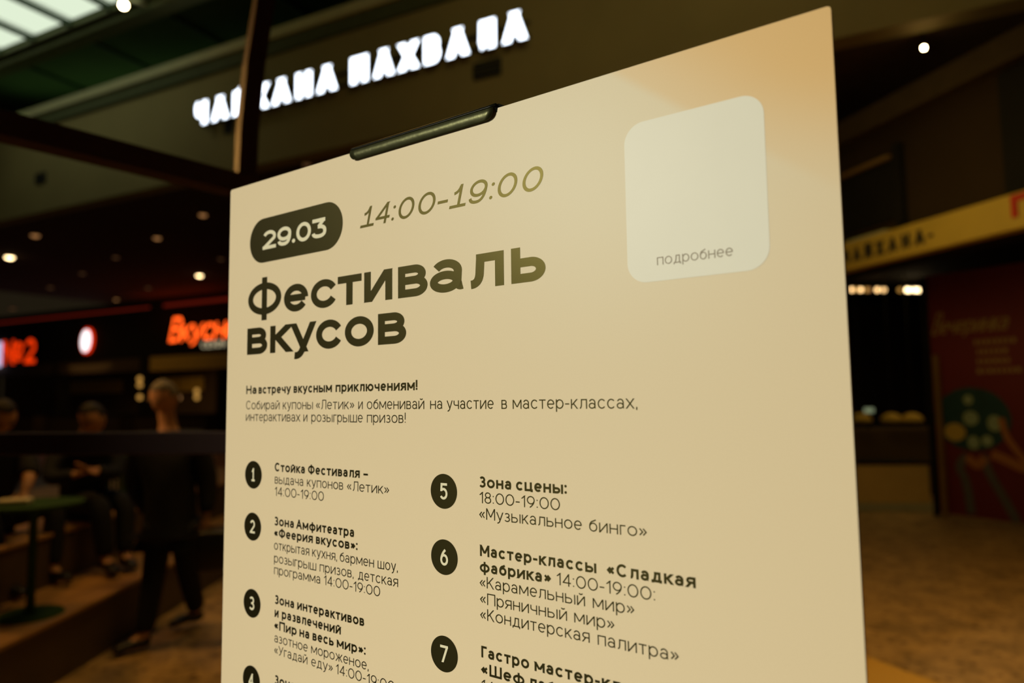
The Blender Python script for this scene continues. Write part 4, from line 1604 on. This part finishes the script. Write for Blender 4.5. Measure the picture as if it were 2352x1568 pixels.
# bag he carries
c = at(492, 1250, 4.56)
r = empty('handbag', c - Vector((0, 0, .13)), 'black bag with a shiny brass buckle carried by the walking person', 'bag')
bpy.context.view_layer.update()
bm = nb(); box(bm, (0, 0, 0), (.26, .13, .26), bev=.03, mtx=Matrix.Translation(c + Vector((.03, 0, -.03))) @ Matrix.Rotation(.3, 4, 'Z')); link('body', bm, M['leather'], r, True)
cc = Chain()
w_ = J['wrL']
for k in range(9):
    t = k / 8
    q = c + Vector((-.07 + .2 * t, -.0, .09)) + Vector((0, 0, (w_.z - .03 - c.z - .09))) * math.sin(PI * t)
    cc.add(q, .008, k - 1 if k else None)
link('handle', skin_mesh(cc.v, cc.e, cc.r, 1), M['leather'], r, True)
bm = nb()
cb = at(470, 1221, 4.53)
cyl(bm, cb, cb + Vector((0, .02, 0)), .030, .030, 16); cyl(bm, cb + Vector((.025, -.004, .004)), cb + Vector((.025, .02, .004)), .018, .018, 12)
link('buckle', bm, M['brass'], r)

# dark trolley-like case behind him is the seat row: two seated people at the table
# seated person nearer the left edge, leaning on the table
sp = at(28, 1235, 4.45)
J = dict(
    pelvis=(-3.28, 4.50, .82), chest=(-3.20, 4.38, 1.16), neck=(-3.10, 4.30, 1.36), head=(-3.00, 4.24, 1.47),
    shL=(-3.02, 4.50, 1.22), elL=(-2.93, 4.42, 1.10), wrL=(-2.88, 4.30, 1.00),
    shR=(-3.24, 4.20, 1.22), elR=(-3.12, 4.08, 1.02), wrR=(-2.96, 4.10, .985),
    hipL=(-3.22, 4.60, .82), knL=(-2.92, 4.66, .86), anL=(-2.90, 4.62, .46), toeL=(-2.78, 4.60, .40),
    hipR=(-3.24, 4.40, .82), knR=(-3.03, 4.20, .84), anR=(-2.98, 4.28, .46), toeR=(-2.84, 4.26, .40),
    face=(.5, -.35, -.55), hup=(0, 0, 1))
person('person in black with bare forearms sitting behind the green table at left edge', shift(J, (-.16, .04, 0)), (-3.44, 4.50, H2), M['black'], M['navy'], M['brownhair'], bare=True)
J = dict(
    pelvis=(-3.22, 4.98, .82), chest=(-3.16, 4.88, 1.14), neck=(-3.10, 4.80, 1.33), head=(-3.02, 4.73, 1.44),
    shL=(-2.98, 4.96, 1.20), elL=(-2.90, 4.84, 1.03), wrL=(-2.96, 4.66, 1.08),
    shR=(-3.28, 4.76, 1.20), elR=(-3.24, 4.62, 1.02), wrR=(-3.04, 4.62, 1.06),
    hipL=(-3.14, 5.04, .82), knL=(-2.84, 4.86, .84), anL=(-2.80, 4.80, .46), toeL=(-2.70, 4.72, .40),
    hipR=(-3.18, 4.90, .82), knR=(-2.92, 4.68, .84), anR=(-2.86, 4.68, .46), toeR=(-2.75, 4.58, .40),
    face=(-.1, -.8, -.6), hup=(0, 0, 1))
person('person in dark clothes sitting with hands together in front of the green slatted screen', shift(J, (.02, .22, 0)), (-3.20, 5.20, H2), M['navy'], M['black'], M['brownhair'])

# ------------------------------------------------------------------ right side: sign board, letters
Bs = Line(tuple(B.p(0, 0, .14))[:2], (0.265, -0.964))
zb0 = (Bs.hit(1950, 621)[1] + Bs.hit(2340, 523)[1]) / 2
zb1 = (Bs.hit(1950, 553)[1] + Bs.hit(2340, 444)[1]) / 2
r = empty('shop_sign', B.p(1.5, zb0, 0), 'long ochre sign board with dark letters above the shop front at right', 'sign')
bpy.context.view_layer.update()
bm = nb(); lbox(bm, B, -3.6, 6.5, zb0, zb1, -.02, .14, .01); link('sign_board', bm, M['ochre'], r)
la = Bs.hit(1937, 592)[0]; lb = Bs.hit(2124, 545)[0]
za = Bs.hit(2100, 565)[1]; zc = Bs.hit(2100, 531)[1]
sign_letters(r, B, 'ЧАЙХАНА', la, lb, za, zc - za, .018, M['inkdark'], .14, .012, SLAB, track=.42)
pz = Bs.hit(2138, 541)
bm = nb(); lbox(bm, B, pz[0] - .03, pz[0] + .03, pz[1] - .018, pz[1] + .018, .14, .15, .004); link('dot', bm, M['inkdark'], r)
pa = Bs.hit(2324, 480)[0]
sign_letters(r, B, 'П', pa, pa + .30, Bs.hit(2330, 500)[1], .20, .030, M['redpaint'], .14, .012, G, name='red_letter')
# teal ledge left of sign
pa = B.hit(1940, 545)[0]; pb = B.hit(2040, 520)[0]
bm = nb(); lbox(bm, B, pa - 1, pb, zb1 + .02, zb1 + .05, -.04, .05); struct('trim_15', bm, M['greybase'])

# string of bulbs
r = None
for i, (px, m) in enumerate(((1957, 'e_bulb'), (1966, 'e_amber'), (1977, 'e_bulb'), (1990, 'e_amber'), (1996, 'e_dim'), (2015, 'e_bulb'), (2030, 'e_bulb'), (2067, 'e_amber'), (2082, 'e_bulb2'), (2088, 'e_bulb2'), (2101, 'e_bulb2'), (2110, 'e_bulb2'))):
    if r is None:
        c0 = at(1990, 665, 10.8)
        r = empty('bulb_string', c0, 'row of warm glowing bulbs under the ochre sign board at right', 'string lights')
        bpy.context.view_layer.update()
        M['e_bulb2'] = emi('bright_bulb_glow', (1.0, .72, .36), 7)
    c = at(px, 665 + (px - 1950) * .006, 10.8)
    bm = nb(); ball(bm, c, .032, (1, 1, 1.1), 12, 8)
    link('bulb', bm, M[m], r, True)
bm = nb(); cyl(bm, at(1930, 657, 10.8), at(2125, 658, 10.8), .008, .008, 6); link('cable', bm, M['dark'], r)
for px, py, m in ((2054, 612, 'e_faint'), (2100, 585, 'e_faint')):
    c = at(px, py, 9.6)
    r2 = empty('pendant_bulb', c, 'faint tiny bulb just under the ochre sign board' + (', lower one' if px < 2080 else ', upper one touching its edge'), 'bulb')
    bpy.context.view_layer.update()
    bm = nb(); ball(bm, c, .04); link('glass', bm, M[m], r2, True)
    bm = nb(); cyl(bm, c + Vector((0, 0, .03)), (c.x, c.y, 3.33), .004, .004, 6); link('cord', bm, M['dark'], r2)

# counter
gy = 9.27
cL = at(1900, 1160, gy); cR = at(2139, 1160, 9.10)
ctop = 1.55 - (1062 - 899) / F * gy
cbot = .10
CL = Line((cL.x, cL.y), (cR.x - cL.x, cR.y - cL.y))
ln = (Vector((cR.x, cR.y)) - Vector((cL.x, cL.y))).length
r = empty('shop_counter', CL.p(ln / 2, 0, -.3), 'ochre-fronted low counter beside the poster board at right', 'counter')
bpy.context.view_layer.update()
bm = nb(); lbox(bm, CL, 0, ln, cbot, ctop, -.5, 0, .01); link('front_panel', bm, M['counter'], r)
bm = nb(); lbox(bm, CL, 0, ln + .05, 0, cbot, -.5, .03); link('plinth', bm, M['greybase'], r)
bm = nb(); lbox(bm, CL, -.02, ln + .02, ctop, ctop + .03, -.52, .02); link('worktop', bm, M['dark'], r)
# upright posts of the shop frame
pA = at(2141, 1000, 8.75)
bm = nb(); box(bm, (pA.x, pA.y, 1.5), (.05, .06, 3.0), rz=.2, bev=.004)
struct('trim_16', bm, M['dark'])
pB = at(2160, 1000, 8.66)
bm = nb(); box(bm, (pB.x, pB.y, 1.0), (.055, .05, 2.0), rz=.2, bev=.004)
struct('trim_17', bm, M['framemetal'])
# mustard shades over the counter
for i, px in enumerate((1978, 2048, 2096)):
    c = at(px, 968, 9.9)
    lab = ('mustard dome lampshade over the counter, half hidden by the poster board', 'mustard dome lampshade over the counter, middle of three', 'mustard dome lampshade over the counter, nearest the upright post')[i]
    r2 = empty('pendant_lamp', c, lab, 'lamp', 'dome lamps over the counter')
    bpy.context.view_layer.update()
    bm = nb()
    vs_ = ball(bm, (0, 0, 0), .148, (1, 1, .85), 24, 14)
    bmesh.ops.delete(bm, geom=[v for v in vs_ if v.co.z < -.02], context='VERTS')
    bmesh.ops.translate(bm, vec=c, verts=bm.verts[:])
    bmesh.ops.solidify(bm, geom=bm.faces[:], thickness=.006)
    link('shade', bm, M['mustard'], r2, True)
    bm = nb(); cyl(bm, c + Vector((0, 0, .11)), (c.x, c.y, 3.33), .006, .006, 6); link('cord', bm, M['dark'], r2)
c = at(1996, 942, 10.5)
bm = nb(); box(bm, c, (.14, .03, .07), bev=.008)
o = link('price_display', bm, M['e_cool'])
tag(o, 'small pale green lit display above the first mustard lampshade', 'display')
bm = nb()
cyl(bm, (c.x, c.y + .03, 1.0), (c.x, c.y + .03, c.z - .02), .015, .015, 8)
link('pole', bm, M['dark'], o)
r = empty('back_counter', (c.x + .2, 10.75, 0), 'dark back counter inside the shop behind the mustard lampshades', 'counter')
bpy.context.view_layer.update()
bm = nb(); box(bm, (c.x + .3, 10.8, .5), (3.0, .6, 1.0), bev=.02); link('body', bm, M['brown'], r)

# red poster wall
pl, _z = RP.hit(2152, 1000)
r = empty('red_poster', RP.p(1.0, 0, 0), 'tall dark red printed panel with script lettering at the right edge', 'poster')
bpy.context.view_layer.update()
bm = nb(); lbox(bm, RP, pl - .02, pl + 2.6, .03, 3.02, -.06, 0); link('panel', bm, M['redwall'], r)


def rp_poly(name, pts, m, z=0.004, label=None, closed=False, rad=.03):
    """a printed limb: ribbon through picture-measured points on the panel"""
    q = [RP.hit(*p) for p in pts]
    sm = []
    for i in range(len(q) - 1):
        for k in range(6):
            t = k / 6
            p0 = q[max(i - 1, 0)]; p1 = q[i]; p2 = q[i + 1]; p3 = q[min(i + 2, len(q) - 1)]
            sm.append(tuple(.5 * ((2 * p1[j]) + (-p0[j] + p2[j]) * t + (2 * p0[j] - 5 * p1[j] + 4 * p2[j] - p3[j]) * t * t + (-p0[j] + 3 * p1[j] - 3 * p2[j] + p3[j]) * t ** 3) for j in (0, 1)))
    sm.append(q[-1])
    a, b = ribbon(sm, rad, False, False)
    ink = Ink(); ink.quadstrip(a, b, False, lambda x, y, zz: tuple(RP.p(x, y, z)), 0)
    me = ink.mesh(name)
    link(name, me, m, r)


def rp_blob(name, px, py, rx, ry, m, z):
    a, zz = RP.hit(px, py)
    k = (RP.p(a, zz) - EYE).y / F
    ink = Ink()
    ink.poly([(a + rx * k * 1.25 * math.cos(2 * PI * i / 32), zz + ry * k * math.sin(2 * PI * i / 32)) for i in range(32)], lambda x, y, q: tuple(RP.p(x, y, z)), 0)
    link(name, ink.mesh(name), m, r)


rp_blob('printed_disc', 2232, 962, 64, 72, M['teal'], .004)
for (x, y, a, b, mm) in ((2224, 918, 8, 11, 'palegreen'), (2230, 960, 13, 16, 'palegreen'), (2237, 1016, 10, 15, 'palegreen'), (2268, 1012, 9, 12, 'palegreen'), (2285, 972, 12, 18, 'palegreen'), (2194, 992, 18, 20, 'ochre')):
    rp_blob('printed_spot', x, y, a, b, M[mm], .007)
rp_poly('printed_limb', [(2300, 960), (2312, 1000), (2340, 1040), (2365, 1068)], M['skinprint'], .008, rad=.035)
rp_poly('printed_limb', [(2278, 1042), (2310, 1055), (2345, 1072), (2370, 1076)], M['skinprint'], .008, rad=.055)
rp_poly('printed_limb', [(2222, 1048), (2245, 1068), (2262, 1050)], M['skinprint'], .006, rad=.05)
rp_poly('printed_limb', [(2222, 1045), (2205, 1070), (2220, 1110), (2232, 1180)], M['greyprint'], .005, rad=.05)
rp_poly('printed_limb', [(2258, 1045), (2275, 1090), (2310, 1150), (2338, 1200)], M['greyprint'], .005, rad=.05)
ta, tz0 = RP.hit(2148, 772); tb2 = RP.hit(2322, 745)[0]
ink = Ink()
zt0 = RP.hit(2240, 762)[1]
text_run(ink, 'Вечеринка', ta, tb2, zt0, .15, .28, .012, .012, lambda x, y, z: tuple(RP.p(x, y, .004)), 0, slant=.3, track=.03)
link('script_lettering', ink.mesh('script_lettering'), M['redtext'], r)
for (x0, x1, yy) in ((2238, 2330, 783), (2245, 2310, 806), (2245, 2318, 828), (2245, 2336, 850)):
    a0, z0 = RP.hit(x0, yy + 4); a1, z1 = RP.hit(x1, yy - 3)
    zc_ = (z0 + z1) / 2
    ink = Ink()
    x = a0
    while x < a1:                          # short illegible marks, as small as the photo shows them
        wd = random.uniform(.028, .05)
        ink.poly([(x, zc_ - .028), (x + wd, zc_ - .028), (x + wd, zc_ + .028), (x, zc_ + .028)], lambda X, Y, Z: tuple(RP.p(X, Y, .004)), 0)
        x += wd + .022
    link('small_print', ink.mesh('small_print'), M['redtext'], r)

# ochre podium corner at lower right
pc = atz(2085, 1568, .10)
r = empty('podium', (pc.x - .4, pc.y - .6, 0), 'low ochre rounded podium at the lower right behind the poster board', 'podium')
bpy.context.view_layer.update()
e1 = atz(1980, 1503, .10); e2 = atz(2150, 1566, .10)
dl = (e2 - e1).normalized(); pr = Vector((dl.y, -dl.x, 0))
if pr.x > 0: pr = -pr
q0 = e1 - dl * .55
q = [q0, q0 + dl * 1.9, q0 + dl * 1.9 + pr * 1.35, q0 + pr * 1.35]


def rounded(q, r, inset):
    out = []
    c0 = sum(q, Vector()) / 4
    for i in range(4):
        a, b, c = q[i - 1], q[i], q[(i + 1) % 4]
        u = (a - b).normalized(); v = (c - b).normalized()
        for k in range(9):
            t = k / 8
            p = (b + u * r) * (1 - t) ** 2 + b * 2 * t * (1 - t) + (b + v * r) * t * t
            out.append(p + (c0 - p).normalized() * inset)
    return out


for (nm, z0_, z1_, ins, mm) in (('top', .07, .10, 0, 'podium'), ('side', 0, .07, .03, 'wood')):
    bm = nb()
    pp = rounded(q, .25, ins)
    lo = [bm.verts.new((p.x, p.y, z0_)) for p in pp]
    hi = [bm.verts.new((p.x, p.y, z1_)) for p in pp]
    bm.faces.new(hi); bm.faces.new(lo[::-1])
    for i in range(len(pp)):
        j = (i + 1) % len(pp)
        bm.faces.new((lo[i], lo[j], hi[j], hi[i]))
    link(nm, bm, M[mm], r)
